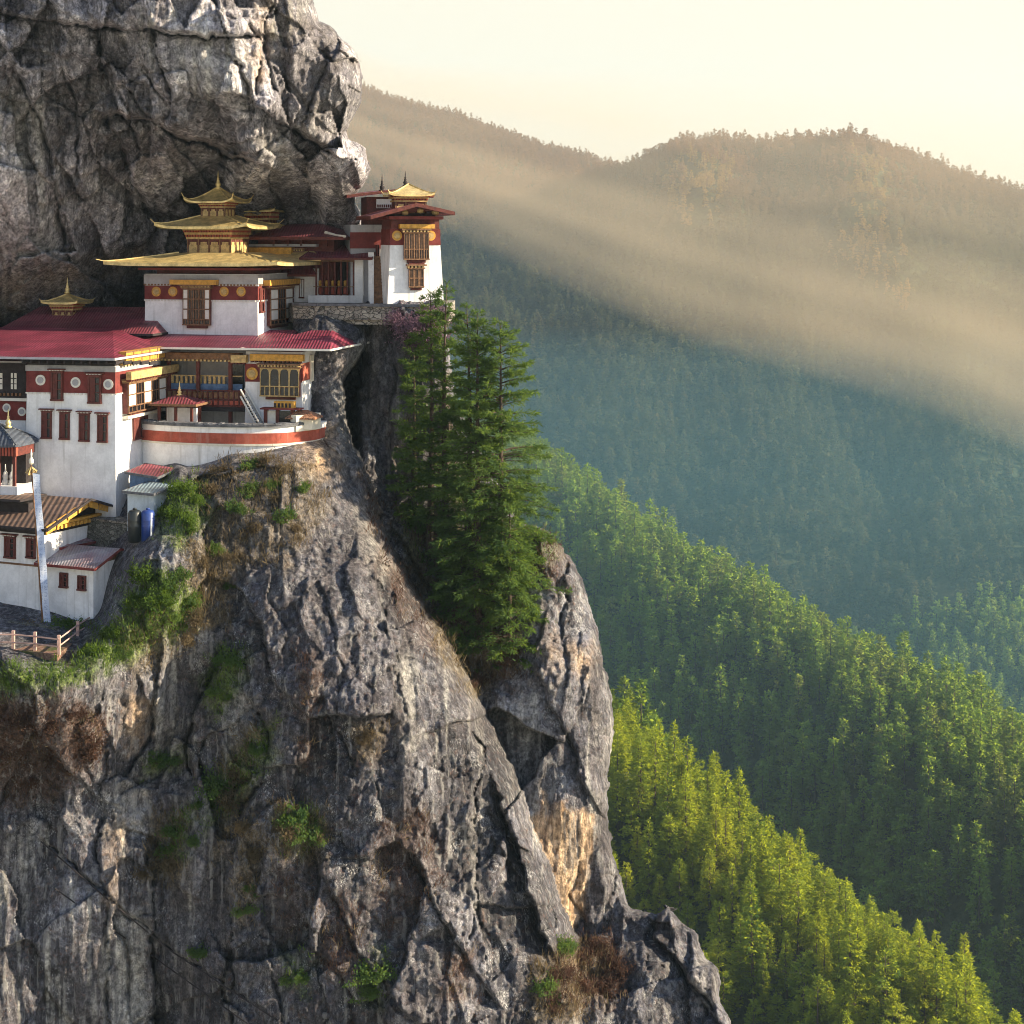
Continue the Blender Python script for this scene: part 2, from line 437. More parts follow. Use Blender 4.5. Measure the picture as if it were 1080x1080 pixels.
M_hero = foliage_mat('pine_needles', (0.026, 0.074, 0.030), (0.115, 0.185, 0.05), (0.22, 0.30, 0.03), None, 0.45, 0.25)

def tree_meshes(seed, mat, **kw):
    tv, tf, fv, ff = make_conifer(seed, **kw)
    return np_mesh('trunk', tv, tf, [M_bark], True), np_mesh('crown', fv, ff, [mat])
def tree_single(seed, mat, **kw):
    tv, tf, fv, ff = make_conifer(seed, **kw)
    V = np.concatenate([tv, fv]); F = np.concatenate([tf, ff+len(tv)])
    return np_mesh('pine_tree', V, F, [M_bark, mat], False, np.r_[np.zeros(len(tf), int), np.ones(len(ff), int)])

# horizon table for visibility: for each azimuth column, the running maximum of elevation
elev = np.maximum.accumulate(TZ/RR, axis=0)
def visible(x, y, ztop, tol=0.002):
    a = np.arctan2(x, y); r = np.hypot(x, y)
    ia = np.clip(np.searchsorted(ang, a), 0, NA-1); ir = np.clip(np.searchsorted(rad, r*0.985)-1, 0, NR-1)
    return (ztop+4)/r > elev[ir, ia]-tol
def scatter(pxr, Yr, spacing, seed, hmax, tol=0.002):
    """jittered grid of tree sites that can be seen from the viewpoint's side of the valley"""
    r = np.random.default_rng(seed)
    y = np.arange(Yr[0], Yr[1], spacing); out = []
    for yy in y:
        xs = np.arange((pxr[0]-CX)/FP*yy, (pxr[1]-CX)/FP*yy, spacing)
        out.append(np.stack([xs, np.full(len(xs), yy)], 1))
    p = np.concatenate(out); p = p+r.uniform(-0.48, 0.48, p.shape)*spacing
    z = terrain_z(p[:, 0], p[:, 1])
    ok = visible(p[:, 0], p[:, 1], z+hmax, tol)
    py = HY-z/p[:, 1]*FP
    ok &= (py-hmax/p[:, 1]*FP < 1130)
    gapn = fbm(p[:, 0]/26, p[:, 1]/26, seed+5, 3)+0.5*fbm(p[:, 0]/7, p[:, 1]/7, seed+6, 2)
    ok &= gapn > (-0.36 if spacing < 5.5 else -0.55)
    return np.c_[p, z][ok]
near_pts = scatter((520, 1160), (255, 520), 5.2, 21, 14)
mid_pts = scatter((440, 1170), (485, 1150), 6.0, 22, 17)
far_pts = scatter((220, 1180), (1150, 3050), 8.6, 23, 13, 0.04)
print('trees', len(near_pts), len(mid_pts), len(far_pts))

near_kw = [dict(H=14, R=2.9, levels=26, per=7, tw=10, leaf=(0.55, 0.10), fol=3, lop=0.35),
           dict(H=12, R=3.2, levels=21, per=7, tw=11, leaf=(0.58, 0.11), fol=3, lop=0.45, shape=0.65),
           dict(H=16, R=2.6, levels=30, per=6, tw=10, leaf=(0.55, 0.10), fol=3, lop=0.3, shape=0.9),
           dict(H=13, R=3.1, levels=17, per=6, tw=11, leaf=(0.58, 0.11), fol=3, lop=0.55, gap=0.2, base=0.3, shape=0.55),
           dict(H=10, R=2.6, levels=19, per=7, tw=10, leaf=(0.5, 0.10), fol=3, lop=0.4, shape=0.7)]
NEAR = [tree_meshes(100+i, M_near, **k) for i, k in enumerate(near_kw)]
mid_kw = [dict(H=15, R=3.0, levels=16, per=6, tw=5, leaf=(0.95, 0.22), fol=3, lop=0.35),
          dict(H=13, R=3.4, levels=13, per=6, tw=6, leaf=(1.0, 0.23), fol=3, lop=0.5, shape=0.6),
          dict(H=17, R=2.8, levels=19, per=5, tw=5, leaf=(0.95, 0.21), fol=3, lop=0.35, shape=0.85),
          dict(H=13, R=3.6, levels=11, per=5, tw=7, leaf=(1.0, 0.23), fol=3, lop=0.6, base=0.35, gap=0.15, shape=0.45)]
MID = [tree_single(200+i, M_mid, **k) for i, k in enumerate(mid_kw)]
far_kw = [dict(H=14, R=3.2, levels=10, per=5, tw=6, leaf=(1.25, 0.42), fol=2, lop=0.4, shape=0.7),
          dict(H=12, R=3.6, levels=8, per=5, tw=7, leaf=(1.3, 0.45), fol=2, lop=0.5, shape=0.5, base=0.3),
          dict(H=16, R=2.8, levels=11, per=5, tw=6, leaf=(1.2, 0.40), fol=2, lop=0.3, shape=0.85)]
FAR = [tree_single(300+i, M_far, **k) for i, k in enumerate(far_kw)]

def forest(name, pts, srcs, label, seed, smin, smax):
    """the rest of a forest as ONE object: points, each drawn as a copy of one of the standing trees"""
    r = np.random.default_rng(seed)
    me = bpy.data.meshes.new(name); me.vertices.add(len(pts)); me.vertices.foreach_set('co', pts.astype(np.float32).ravel())
    for nm, ty, arr in (('rz', 'FLOAT', r.uniform(0, 6.28, len(pts))), ('sc', 'FLOAT', r.uniform(smin, smax, len(pts))), ('vi', 'INT', r.integers(0, len(srcs), len(pts)))):
        at = me.attributes.new(nm, ty, 'POINT'); at.data.foreach_set('value', arr.astype(np.float32 if ty == 'FLOAT' else np.int32))
    o = link(name, me); tag(o, label, 'forest', kind='stuff')
    g = bpy.data.node_groups.new(name, 'GeometryNodeTree')
    g.interface.new_socket('Geometry', in_out='INPUT', socket_type='NodeSocketGeometry')
    g.interface.new_socket('Geometry', in_out='OUTPUT', socket_type='NodeSocketGeometry')
    gi = g.nodes.new('NodeGroupInput'); go = g.nodes.new('NodeGroupOutput')
    jn = g.nodes.new('GeometryNodeJoinGeometry')
    for s in reversed(srcs):
        oi = g.nodes.new('GeometryNodeObjectInfo'); oi.inputs['Object'].default_value = s; oi.inputs['As Instance'].default_value = True
        g.links.new(oi.outputs['Geometry'], jn.inputs[0])
    def attr(nm, ty):
        a = g.nodes.new('GeometryNodeInputNamedAttribute'); a.data_type = ty; a.inputs['Name'].default_value = nm; return a.outputs['Attribute']
    ip = g.nodes.new('GeometryNodeInstanceOnPoints'); ip.inputs['Pick Instance'].default_value = True
    cx = g.nodes.new('ShaderNodeCombineXYZ'); g.links.new(attr('rz', 'FLOAT'), cx.inputs[2])
    g.links.new(gi.outputs[0], ip.inputs['Points']); g.links.new(jn.outputs[0], ip.inputs['Instance'])
    g.links.new(attr('vi', 'INT'), ip.inputs['Instance Index']); g.links.new(cx.outputs[0], ip.inputs['Rotation'])
    g.links.new(attr('sc', 'FLOAT'), ip.inputs['Scale']); g.links.new(ip.outputs[0], go.inputs[0])
    md = o.modifiers.new('trees', 'NODES'); md.node_group = g
    return o

# near ridge: every tree an object with trunk and crown, up to the 240 that show largest
sz = 1/near_pts[:, 1]
npx = near_pts[:, 0]/near_pts[:, 1]*FP+CX; onf = (npx < 1085) & (npx > 632)
onf &= visible(near_pts[:, 0], near_pts[:, 1], near_pts[:, 2]+1.0, -0.0005)
order = np.argsort(-sz*onf)
N_NEAR, N_MID = 240, 56
r_ = np.random.default_rng(77); src_near = {}
kinds = ['tall narrow conifer', 'broad bushy conifer', 'slender spire conifer', 'open crowned pine', 'short young conifer']
for j in order[:N_NEAR]:
    v = int(r_.integers(0, 5)); x, y, z = near_pts[j]
    tm, cm = NEAR[v]
    nx = (x/y)*FP+CX
    band = 'on the nearest wooded ridge close to the cliff' if nx < 800 else ('on the middle of the nearest wooded ridge' if nx < 960 else 'low on the right end of the nearest wooded ridge')
    e = empty('pine_tree', (x, y, z-0.4), f'{kinds[v]} {band}', 'tree', f'{kinds[v]}s {band}')
    s = r_.uniform(0.75, 1.45); e.scale = (s*r_.uniform(0.9, 1.15), s*r_.uniform(0.9, 1.15), s); e.rotation_euler = (0, 0, r_.uniform(0, 6.28))
    link('trunk', tm, parent=e); cr_ = link('crown', cm, parent=e); src_near[v] = cr_
rest_near = near_pts[order[N_NEAR:]]
# middle ridge: crest trees that stand out are objects, the rest is one forest
crest = mid_pts[:, 2]-terrain_z(mid_pts[:, 0], mid_pts[:, 1]+14)
mpx = mid_pts[:, 0]/mid_pts[:, 1]*FP+CX
sc_ = (1/mid_pts[:, 1])*((mpx > 590) & (mpx < 1080)) * (np.abs(crest) < 4)
om = np.argsort(-sc_)
src_mid = []
mk = ['rounded conifer', 'wide spreading conifer', 'tall pointed conifer', 'flat topped pine']
for c_, j in enumerate(om[:N_MID]):
    v = c_ % 4; x, y, z = mid_pts[j]
    o = link('pine_tree', MID[v], (x, y, z-0.4), None, r_.uniform(0, 6.28), r_.uniform(1.0, 1.45))
    tag(o, f'{mk[v]} on the sunlit crest of the middle ridge', 'tree', f'{mk[v]}s along the middle ridge crest')
    if c_ < 4: src_mid.append(o)
mid_rest = mid_pts[om[N_MID:]]; mid_rest[:, 2] -= 0.4; rest_near[:, 2] -= 0.4
forest('near_forest', rest_near, [src_near[k] for k in sorted(src_near)], 'yellow green conifer forest closing the nearest ridge behind the single trees', 30, 0.75, 1.45)
forest('forest', mid_rest, src_mid, 'dense conifer forest covering the shaded slope of the middle ridge', 31, 0.65, 1.65)
src_far = []
fk = ['bushy tree', 'round topped tree', 'narrow tree']
fpx = far_pts[:, 0]/far_pts[:, 1]*FP+CX; fpy = HY-far_pts[:, 2]/far_pts[:, 1]*FP
pick = [int(np.argmin((fpx-a)**2+(fpy-b)**2)) for a, b in ((800, 158), (860, 158), (1030, 207))]
for c_, j in enumerate(pick):
    x, y, z = far_pts[j]
    o = link('pine_tree', FAR[c_], (x, y, z-0.4), None, 0, 1.1)
    tag(o, f'{fk[c_]} standing on the far hilltop skyline ' + ('above the golden slope', 'at the middle of the hilltop', 'right of the hilltop')[c_], 'tree', 'trees on the far skyline')
    src_far.append(o)
# two sunlit patches on the far hill, put into golden foliage colour
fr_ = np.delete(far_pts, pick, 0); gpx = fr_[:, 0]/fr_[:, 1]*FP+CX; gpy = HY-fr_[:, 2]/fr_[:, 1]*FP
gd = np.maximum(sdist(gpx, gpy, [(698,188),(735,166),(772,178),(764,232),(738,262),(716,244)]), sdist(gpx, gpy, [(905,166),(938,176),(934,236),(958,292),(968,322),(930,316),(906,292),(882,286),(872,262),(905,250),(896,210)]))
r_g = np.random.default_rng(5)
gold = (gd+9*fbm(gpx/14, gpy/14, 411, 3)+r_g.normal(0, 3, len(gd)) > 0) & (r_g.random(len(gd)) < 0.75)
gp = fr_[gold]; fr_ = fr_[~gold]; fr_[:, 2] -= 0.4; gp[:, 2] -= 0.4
SUNPATCH = [tree_single(340+i, M_sunpatch, **k) for i, k in enumerate(far_kw[:2])]
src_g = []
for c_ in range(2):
    o = link('sunpatch_tree', SUNPATCH[c_], tuple(gp[c_*len(gp)//2]), None, 0, 1.0); src_g.append(o)
    tag(o, 'tree coloured gold for a sunlit patch on the far hill below the skyline', 'tree', 'trees coloured gold for the sunlit patches on the far hill')
forest('sunpatch_forest', gp, src_g, 'stands of trees coloured gold as sunlit patches on the upper far hill', 33, 0.6, 1.3)
forest('far_forest', fr_, src_far, 'hazy forest covering the far mountain slopes under the sky', 32, 0.5, 1.4)
# ------------------------------------------------------------------ the cliff: rock masses worked out as a relief, then given noise, facets, cracks
STEP = 1.5
gx = np.concatenate([np.arange(-900, -120, 12.0), np.arange(-120, 800, STEP), np.arange(800, 830, 6.0)])
gy = np.concatenate([np.arange(-420, -60, 9.0), np.arange(-60, 1100, STEP), np.geomspace(1101.5, 5200, 60)])
GX, GY = np.meshgrid(gx, gy)
MX, MZ = GX/16.0, -GY/16.0                     # metres at the mean distance
wob = 5*fbm(GX/38, GY/38, 41, 4)+3.0*fbm(GX/9, GY/9, 42, 3)

M1 = ([(-1000,-500),(322,-500),(330,-60),(332,0),(336,22),(352,30),(372,52),(380,76),(381,104),(373,124),(361,140),(371,149),(385,158),(391,178),(385,192),(375,206),(381,235),(392,290),(400,330),(402,480),(-1000,480)],
      [(0,0,129),(100,0,128),(200,0,127.5),(280,0,129),(330,0,132),(370,80,133),(300,90,129.5),(240,95,127.5),(120,60,130),(40,80,131),(0,160,133),(100,150,136),(190,130,131),(270,160,131.5),(340,150,134),(220,175,139),(150,220,144),(260,230,147),(330,215,146),(40,240,137),(0,300,140),(70,270,141),(70,325,147),(150,300,149),(200,330,149),(300,300,149),(350,260,147),(362,200,141),(384,180,139),(376,260,146),(390,320,146),(-250,0,126),(-250,300,132),(-900,0,118),(-900,400,122),(0,-400,122),(330,-400,130),(0,420,146),(100,420,150),(400,420,146),(200,480,150)], 24, 5.0)
M2 = ([(-1000,560),(-200,540),(-10,500),(100,440),(190,440),(330,440),(352,452),(372,468),(378,500),(392,530),(420,585),(449,640),(474,676),(500,722),(528,778),(552,832),(566,880),(588,935),(612,1000),(640,1090),(700,1400),(1000,5300),(-1000,5300)],
      [(0,712,111.5),(60,716,111.2),(105,690,113),(130,650,115),(150,600,117),(0,688,113.2),(0,640,121),(100,640,120.5),(80,660,118.5),(0,600,126),(60,585,126),(140,560,121.5),(40,545,130),(170,525,123),(190,495,124.5),(110,545,127),(200,470,130.5),(170,482,130.5),(195,487,129),(150,490,130),(230,468,129.5),(160,506,125.2),(245,484,125.4),(300,478,125.8),(330,480,126.2),(355,490,127),(100,450,140),(250,440,133),(330,445,130.5),(372,500,129),
       (0,745,111.8),(60,740,111.5),(0,830,114.5),(100,830,115),(190,720,117.5),(190,820,118),(150,700,115.5),(240,620,119),(240,560,120.5),(300,620,118),(300,540,122),(350,560,123.5),(300,720,115.2),(380,640,118.4),(400,740,115),(440,680,119.6),(470,730,118.2),(480,800,116),(530,860,117.4),(250,820,116.2),(300,880,113.4),(400,850,113.4),(100,920,114.2),(0,950,113.4),(60,1000,113.2),(150,960,114.2),(195,960,116.0),(240,1000,113.7),(0,1080,112.6),(195,1080,115.2),(300,1080,111.6),(380,960,112.4),(450,950,112.8),(450,1080,111.2),(560,1080,112.8),(590,1000,115.6),(-300,700,106),(-300,1000,104),(-900,800,92),(0,1300,107),(500,1300,109),(0,4000,80),(700,4000,84),(-900,4000,74)], 40, 6.0)
M3 = ([(384,318),(420,312),(464,316),(470,345),(478,400),(492,450),(520,500),(548,548),(578,561),(600,586),(617,622),(626,645),(637,690),(646,735),(647,770),(642,820),(639,855),(646,900),(656,940),(680,985),(720,1060),(760,1200),(1300,5300),(350,5300),(380,700),(375,500)],
      [(395,335,136.6),(430,340,135.6),(465,335,135.2),(420,400,136.8),(420,480,136.4),(455,450,136.6),(470,400,136),(500,490,136),(520,520,135),(400,520,135),(440,560,132.5),(460,620,130.5),(500,600,131),(490,690,128),(520,720,126.5),(540,640,129),(575,570,129.3),(600,620,128.4),(620,650,128.6),(560,700,125.2),(600,720,124.4),(640,760,125.2),(540,800,124.2),(560,850,123.4),(600,860,122.6),(640,860,123.4),(580,930,122.4),(630,930,122.4),(590,1000,121.6),(650,1000,122.4),(600,1060,118.5),(660,1080,118.5),(700,1300,112),(600,4000,86),(1200,4000,92)], 22, 3.2)
M4 = ([(575,1030),(606,1006),(640,980),(652,946),(668,958),(690,962),(704,956),(716,972),(736,986),(742,1010),(756,1024),(762,1056),(780,1100),(830,1400),(1300,5300),(560,5300)],
      [(600,1030,118.5),(660,970,122),(700,962,121.5),(740,1000,120.5),(690,1020,117.3),(660,1060,115.8),(740,1070,117.6),(620,1080,114.8),(700,1300,110),(600,4000,84),(1200,4000,90)], 9, 1.6)
M6 = ([(308,330),(335,325),(372,333),(388,343),(387,365),(377,384),(362,402),(364,440),(374,470),(404,540),(350,560),(322,420)],
      [(315,335,136.5),(350,332,136),(385,345,135.5),(350,370,133.6),(375,380,134.2),(358,420,132.2),(368,460,131.2),(385,520,129.5),(345,480,130)], 16, 2.6)
MASSES = [M1, M2, M3, M4, M6]

facA, edgA = facets((MX+1.3*fbm(MX/5, MZ/5, 51, 3))/6.5, (MZ+1.5*fbm(MX/5, MZ/5, 52, 3))/9.5, 60)
facB, edgB = facets((MX+0.5*fbm(MX/2, MZ/2, 53, 3))/2.1, (MZ+0.5*fbm(MX/2, MZ/2, 54, 3))/3.4, 70)
facC, edgC = facets((MX+0.2*fbm(MX*1.2, MZ*1.2, 55, 2))/0.75, (MZ+0.2*fbm(MX*1.2, MZ*1.2, 56, 2))/1.0, 80)
big = fbm(MX/9, MZ/14, 57, 4); fin = fbm(MX*1.4, MZ*1.0, 58, 4); xfin = fbm(MX*6, MZ*5, 59, 3)
rdg = ridged(MX/1.6+0.4*fin, MZ/2.6, 61, 4)

def poly_mask(poly, soft=8, jag=6):
    return sstep(-soft, soft, sdist(GX, GY, poly)+jag*fbm(GX/14, GY/14, 90, 3)+jag*0.6*fbm(GX/4.5, GY/4.5, 91, 2))
def streak_noise(sx, sz, s): return fbm(MX*sx, MZ*sz, s, 4)
smooth = np.zeros(GX.shape)                    # polished slabs
for pl in ([(-20,880),(150,880),(160,1090),(-20,1090)], [(168,650),(215,650),(205,790),(172,800)], [(160,850),(230,830),(235,1090),(158,1090)],
           [(424,690),(470,665),(520,790),(480,800),(432,790)], [(505,735),(600,725),(640,780),(630,960),(575,960),(545,860)], [(386,340),(440,330),(440,520),(400,520)],
           [(-20,110),(60,120),(80,240),(60,330),(-20,330)], [(140,10),(330,0),(270,100),(180,120)]):
    smooth = np.maximum(smooth, poly_mask(pl, 16, 8))
rough = 1-0.78*smooth
facD, edgD = facets((MX+0.8*fbm(MX/3, MZ/3, 151, 3)+0.35*MZ)/4.2, (MZ+0.8*fbm(MX/3, MZ/3, 152, 3))/5.6, 160)
upper = sstep(420, 300, GY+0*GX)
low_mid = poly_mask([(235,540),(440,640),(480,800),(430,860),(250,800)], 30, 10)   # pitted, lichened wall

vert = ridged(MX/1.5+0.9*fbm(MX/4, MZ/9, 66, 3), MZ/9, 65, 4); shelf = ridged(MX/8+0.5*fin, MZ/2.2+0.5*big, 67, 3)
calm = 1-0.58*sstep(520, 620, GY+0*GX)
relief = (-facA*0.75*calm-facB*0.34*rough*calm-facC*0.13*rough-big*0.6*calm-fin*0.20*rough*calm**2-xfin*0.085*rough-0.10*rough*calm*ridged(MX*1.7, MZ*1.1, 171, 4)-rdg*0.12*rough*calm**2-vert*0.24*calm-shelf*0.14*rough*calm
          + 0.10*np.exp(-(edgA/0.02)**2)*rough+0.05*np.exp(-(edgB/0.03)**2)*rough)
facD, edgD = facets((MX+0.8*fbm(MX/3, MZ/3, 151, 3)+0.35*MZ)/4.2, (MZ+0.8*fbm(MX/3, MZ/3, 152, 3))/5.6, 160)
upper = sstep(420, 300, GY+0*GX)
low_mid = poly_mask([(235,540),(440,640),(480,800),(430,860),(250,800)], 30, 10)   # pitted, lichened wall

vert = ridged(MX/1.5+0.9*fbm(MX/4, MZ/9, 66, 3), MZ/9, 65, 4); shelf = ridged(MX/8+0.5*fin, MZ/2.2+0.5*big, 67, 3)
relief = (-facA*1.15-facB*0.40*rough-facC*0.13*rough-big*1.0-fin*0.26*rough-xfin*0.055*rough-rdg*0.16*rough-vert*0.30-shelf*0.22*rough
          + 0.10*np.exp(-(edgA/0.03)**2)*rough+0.05*np.exp(-(edgB/0.05)**2)*rough)
relief -= upper*(0.95*facD+0.35*facB+0.10*ridged(MX/1.1+0.3*MZ, MZ/2.5, 161, 4)-0.12*np.exp(-(edgD/0.04)**2))
relief -= low_mid*(0.10*ridged(MX*1.5, MZ*1.8, 63, 4)+0.05*xfin)
relief += 0.10*smooth*streak_noise(1.1, 0.06, 64)
# joints and ledges read from the rock: polyline, depth, width, step (one side stands proud)
CRACKS = [
    ([(-20,12),(40,22),(110,30),(165,32),(215,38),(260,36),(270,37)], 1.5, 2.6, 0.9), ([(160,30),(168,60),(178,92),(176,130)], 1.2, 2.5, 0.5),
    ([(225,-10),(232,20),(240,40)], 1.0, 2.2, 0.4), ([(262,30),(272,42),(284,70),(296,108),(302,140)], 1.0, 2.4, -0.5), ([(270,100),(275,60),(285,0)], 0.8, 2.5, 0.5),
    ([(118,118),(146,124),(178,138),(214,150),(246,168),(280,178)], 1.8, 3.0, 1.6), ([(60,45),(72,90),(84,140),(82,190)], 0.9, 2.0, 0.4),
    ([(20,80),(38,120),(56,170),(62,230),(72,262)], 1.2, 2.3, 0.8), ([(112,120),(126,150),(138,190),(160,225),(178,230)], 1.1, 3.0, 0.6),
    ([(104,30),(110,70),(130,110),(142,140)], 1.1, 2.2, 0.5), ([(246,60),(262,88),(266,110),(268,130)], 0.8, 1.8, 0.3), ([(278,120),(312,140),(350,158)], 1.6, 3.0, 1.2),
    ([(150,45),(160,90),(176,108)], 0.6, 1.6, 0.2), ([(345,60),(330,110),(318,135)], 0.8, 2.2, 0.4), ([(0,52),(40,56),(64,58)], 0.5, 1.6, 0.2),
    ([(330,150),(352,178),(356,200)], 0.8, 2.0, 0.5), ([(150,50),(146,70),(168,100)], 0.5, 1.5, 0.2), ([(210,60),(214,85),(205,110)], 0.4, 1.5, 0.2),
    ([(230,700),(212,740),(198,786),(206,812)], 1.5, 3.0, 0.9), ([(170,690),(166,740),(158,780),(140,806)], 0.9, 2.5, 0.5), ([(265,742),(285,770),(288,800),(262,818),(240,840)], 0.8, 2.4, 0.4),
    ([(49,888),(110,941),(179,998),(260,1051)], 0.6, 1.3, 0.15), ([(110,795),(112,850),(106,900),(112,960),(118,1090)], 0.7, 2.0, 0.3),
    ([(160,1090),(160,990),(162,940),(156,900)], 1.2, 2.0, 1.0), ([(246,1090),(246,1000),(240,940),(250,870),(270,830)], 0.9, 2.6, -0.6), ([(335,900),(352,950),(376,1000),(400,1060)], 0.8, 2.0, 0.4),
    ([(300,1090),(285,1010),(280,960),(262,900)], 0.7, 2.2, 0.3), ([(500,880),(502,820),(512,790),(500,770)], 1.2, 2.4, 0.8), ([(490,1000),(505,960),(500,900),(498,860)], 0.9, 2.2, 0.4),
    ([(524,840),(545,900),(560,950),(575,990)], 1.6, 2.6, 1.0), ([(530,900),(548,930),(566,965),(572,990)], 0.9, 2.0, 0.4), ([(572,665),(565,700),(574,740),(600,780),(618,830)], 0.7, 2.2, 0.4),
    ([(598,600),(590,650),(600,700),(596,720)], 0.7, 2.0, 0.3), ([(690,955),(694,990),(716,1020),(748,1062)], 1.1, 2.4, 0.7), ([(614,880),(610,920),(600,945),(614,972)], 0.3, 1.2, 0.1),
    ([(416,330),(418,400),(412,460),(420,520)], 1.3, 3.0, 0.8), ([(436,400),(440,460),(438,520)], 1.0, 2.6, 0.6), ([(440,910),(460,960),(490,1010),(520,1050)], 0.8, 2.0, 0.4),
    ([(395,525),(430,580),(460,640),(480,680)], 0.7, 2.0, 0.5), ([(340,620),(360,700),(352,760),(372,800)], 0.5, 1.8, 0.2),
]
jitx = 6*fbm(GX/22, GY/22, 121, 4); jity = 6*fbm(GX/22, GY/22, 122, 4); cvar = sstep(-0.45, 0.45, fbm(GX/30, GY/30, 123, 3))
for ln_, dep, wd_, stp in CRACKS:
    d, sd = ldist(GX+wob*0.9+jitx, GY+wob*0.9+jity, ln_)
    wv = wd_*(0.28+0.55*cvar)
    relief += dep*(0.25+0.9*cvar)*np.exp(-np.abs(d/wv)**1.1)+stp*0.75*sd*np.exp(-(d/18)**2)

D = np.full(GX.shape, -1e9); YY = np.full(GX.shape, 1e9); OWN = np.zeros(GX.shape, int)
for i, (poly, ctrl, rr, RD) in enumerate(MASSES):
    d = sdist(GX, GY, poly)+wob*(0.8 if i in (1, 2, 3) else 0.7)
    y0 = rbf(ctrl, GX, GY)
    q = np.clip(d/rr, 0, 1)
    yi = y0+RD*(1-np.sqrt(np.maximum(0, 1-(1-q)**2)))
    near_bld = 1.0
    if i == 1:   # built-on ground keeps an even surface
        near_bld = 1-0.93*sstep(-10, 14, sdist(GX, GY, [(-1000,430),(330,430),(352,455),(330,486),(200,505),(160,560),(112,655),(66,692),(-1000,692)]))
    if i == 0: near_bld = 1.25
    if i == 4: near_bld = 0.85
    yi = yi+relief*near_bld
    inside = d > 0
    take = inside & (yi < YY)
    YY = np.where(take, yi, YY); 
    OWN = np.where(take, i, OWN)
    up = (D < 0) & (~inside) & (d > D)
    YY = np.where(up & (YY > 1e8) , 1e9, YY)
    edge = np.where(inside, 0, 1)
    if i == 0: EDGE = y0+RD+relief*0.6; ED = d.copy()
    else:
        c_ = d > ED; EDGE = np.where(c_, y0+RD+relief*0.6, EDGE); ED = np.maximum(ED, d)
    D = np.maximum(D, d)
# outside the outline the sheet folds back behind itself, so the rock has a far side
go_y, go_x = np.gradient(D); 
gxs = np.gradient(gx)[None, :]; gys = np.gradient(gy)[:, None]
go_x = go_x/gxs; go_y = go_y/gys
gl = np.hypot(go_x, go_y)+1e-6
out = D <= 0; dist = np.where(out, -D, 0)
PX_ = GX+np.where(out, go_x/gl*dist*1.35, 0); PY_ = GY+np.where(out, go_y/gl*dist*1.35, 0)
YF = np.where(out, EDGE+dist*0.9, YY)
keep = D > -16
CV = np.stack([(PX_-CX)/FP*YF, YF, (HY-PY_)/FP*YF], -1)
fq = grid_faces(*GX.shape)
kf = keep.ravel()[fq].all(1)
fq = fq[kf][:, ::-1]
used = np.zeros(GX.size, bool); used[fq.ravel()] = True
remap = np.cumsum(used)-1
fq = remap[fq]

# ---- stains, tone patches and growth on the rock (each has a shape of its own)
dark = np.zeros(GX.shape); ochre = dark.copy(); pale = dark.copy(); red = dark.copy(); green = dark.copy(); scrub = dark.copy()
st1 = streak_noise(1.3, 0.09, 101); st2 = streak_noise(3.2, 0.22, 102); bl = fbm(MX/3, MZ/3, 103, 4)
def add(arr, poly, a, soft=12, jag=10): np.maximum(arr, a*poly_mask(poly, soft, jag), out=arr)
for pl, a in (([(160,850),(195,830),(236,845),(238,1090),(158,1090)], 1.0), ([(170,655),(214,650),(205,760),(196,800),(172,790)], 0.75), ([(-20,880),(30,885),(30,1090),(-20,1090)], 0.45), ([(88,900),(120,930),(112,1090),(70,1090)], 0.5),
              ([(-20,75),(10,75),(20,110),(12,170),(-20,180)], 0.9), ([(110,-20),(150,-20),(176,100),(150,118),(118,80)], 0.85), ([(272,50),(330,30),(385,70),(385,110),(350,150),(300,130)], 0.95),
              ([(280,-20),(335,-20),(335,40),(276,36)], 0.9), ([(-20,0),(110,0),(110,26),(-20,14)], 0.75), ([(355,190),(392,160),(392,330),(372,330),(352,250)], 0.75), ([(112,290),(150,285),(155,350),(100,340)], 0.7),
              ([(388,340),(440,330),(430,520),(395,510)], 0.8), ([(452,680),(482,670),(528,790),(485,800)], 0.55), ([(545,800),(600,820),(640,830),(645,700),(620,700)], 0.35), ([(560,780),(575,830),(560,850),(548,830)], 0.8),
              ([(400,740),(500,760),(510,900),(480,960),(420,900)], 0.5), ([(625,840),(648,860),(648,960),(620,960)], 0.7), ([(650,950),(745,975),(770,1060),(700,1060),(650,1000)], 0.7), ([(250,540),(380,560),(450,680),(440,760),(300,740)], 0.5), ([(260,760),(330,740),(340,900),(300,1090),(250,1090)], 0.4), ([(440,800),(480,900),(450,1090),(400,1090)], 0.5), ([(170,600),(240,600),(240,700),(170,700)], 0.4), ([(110,700),(160,700),(150,850),(112,840)], 0.3),
              ([(180,150),(280,180),(330,220),(250,240),(170,220)], 0.4), ([(62,170),(86,180),(110,250),(90,280),(70,270)], 0.4), ([(224,-20),(250,-20),(244,30),(232,40)], 0.8), ([(40,30),(140,50),(120,110),(70,140)], 0.15)):  # also darker on the right bulge, under the ledge and in the recess
    add(dark, pl, a)
dark = np.clip(dark*(0.62+0.8*st1+0.3*bl)+0.42*sstep(0.05, 0.5, st1+0.5*bl)*rough, 0, 1)
ochre_d = poly_mask([(549,884),(556,866),(566,858),(572,834),(580,858),(590,838),(600,852),(612,856),(624,862),(625,905),(618,962),(604,978),(585,968),(566,930)], 4, 5)
ochre_d = ochre_d*(OWN == 2)
ochre = np.maximum(ochre, ochre_d*(0.82+0.5*st2))
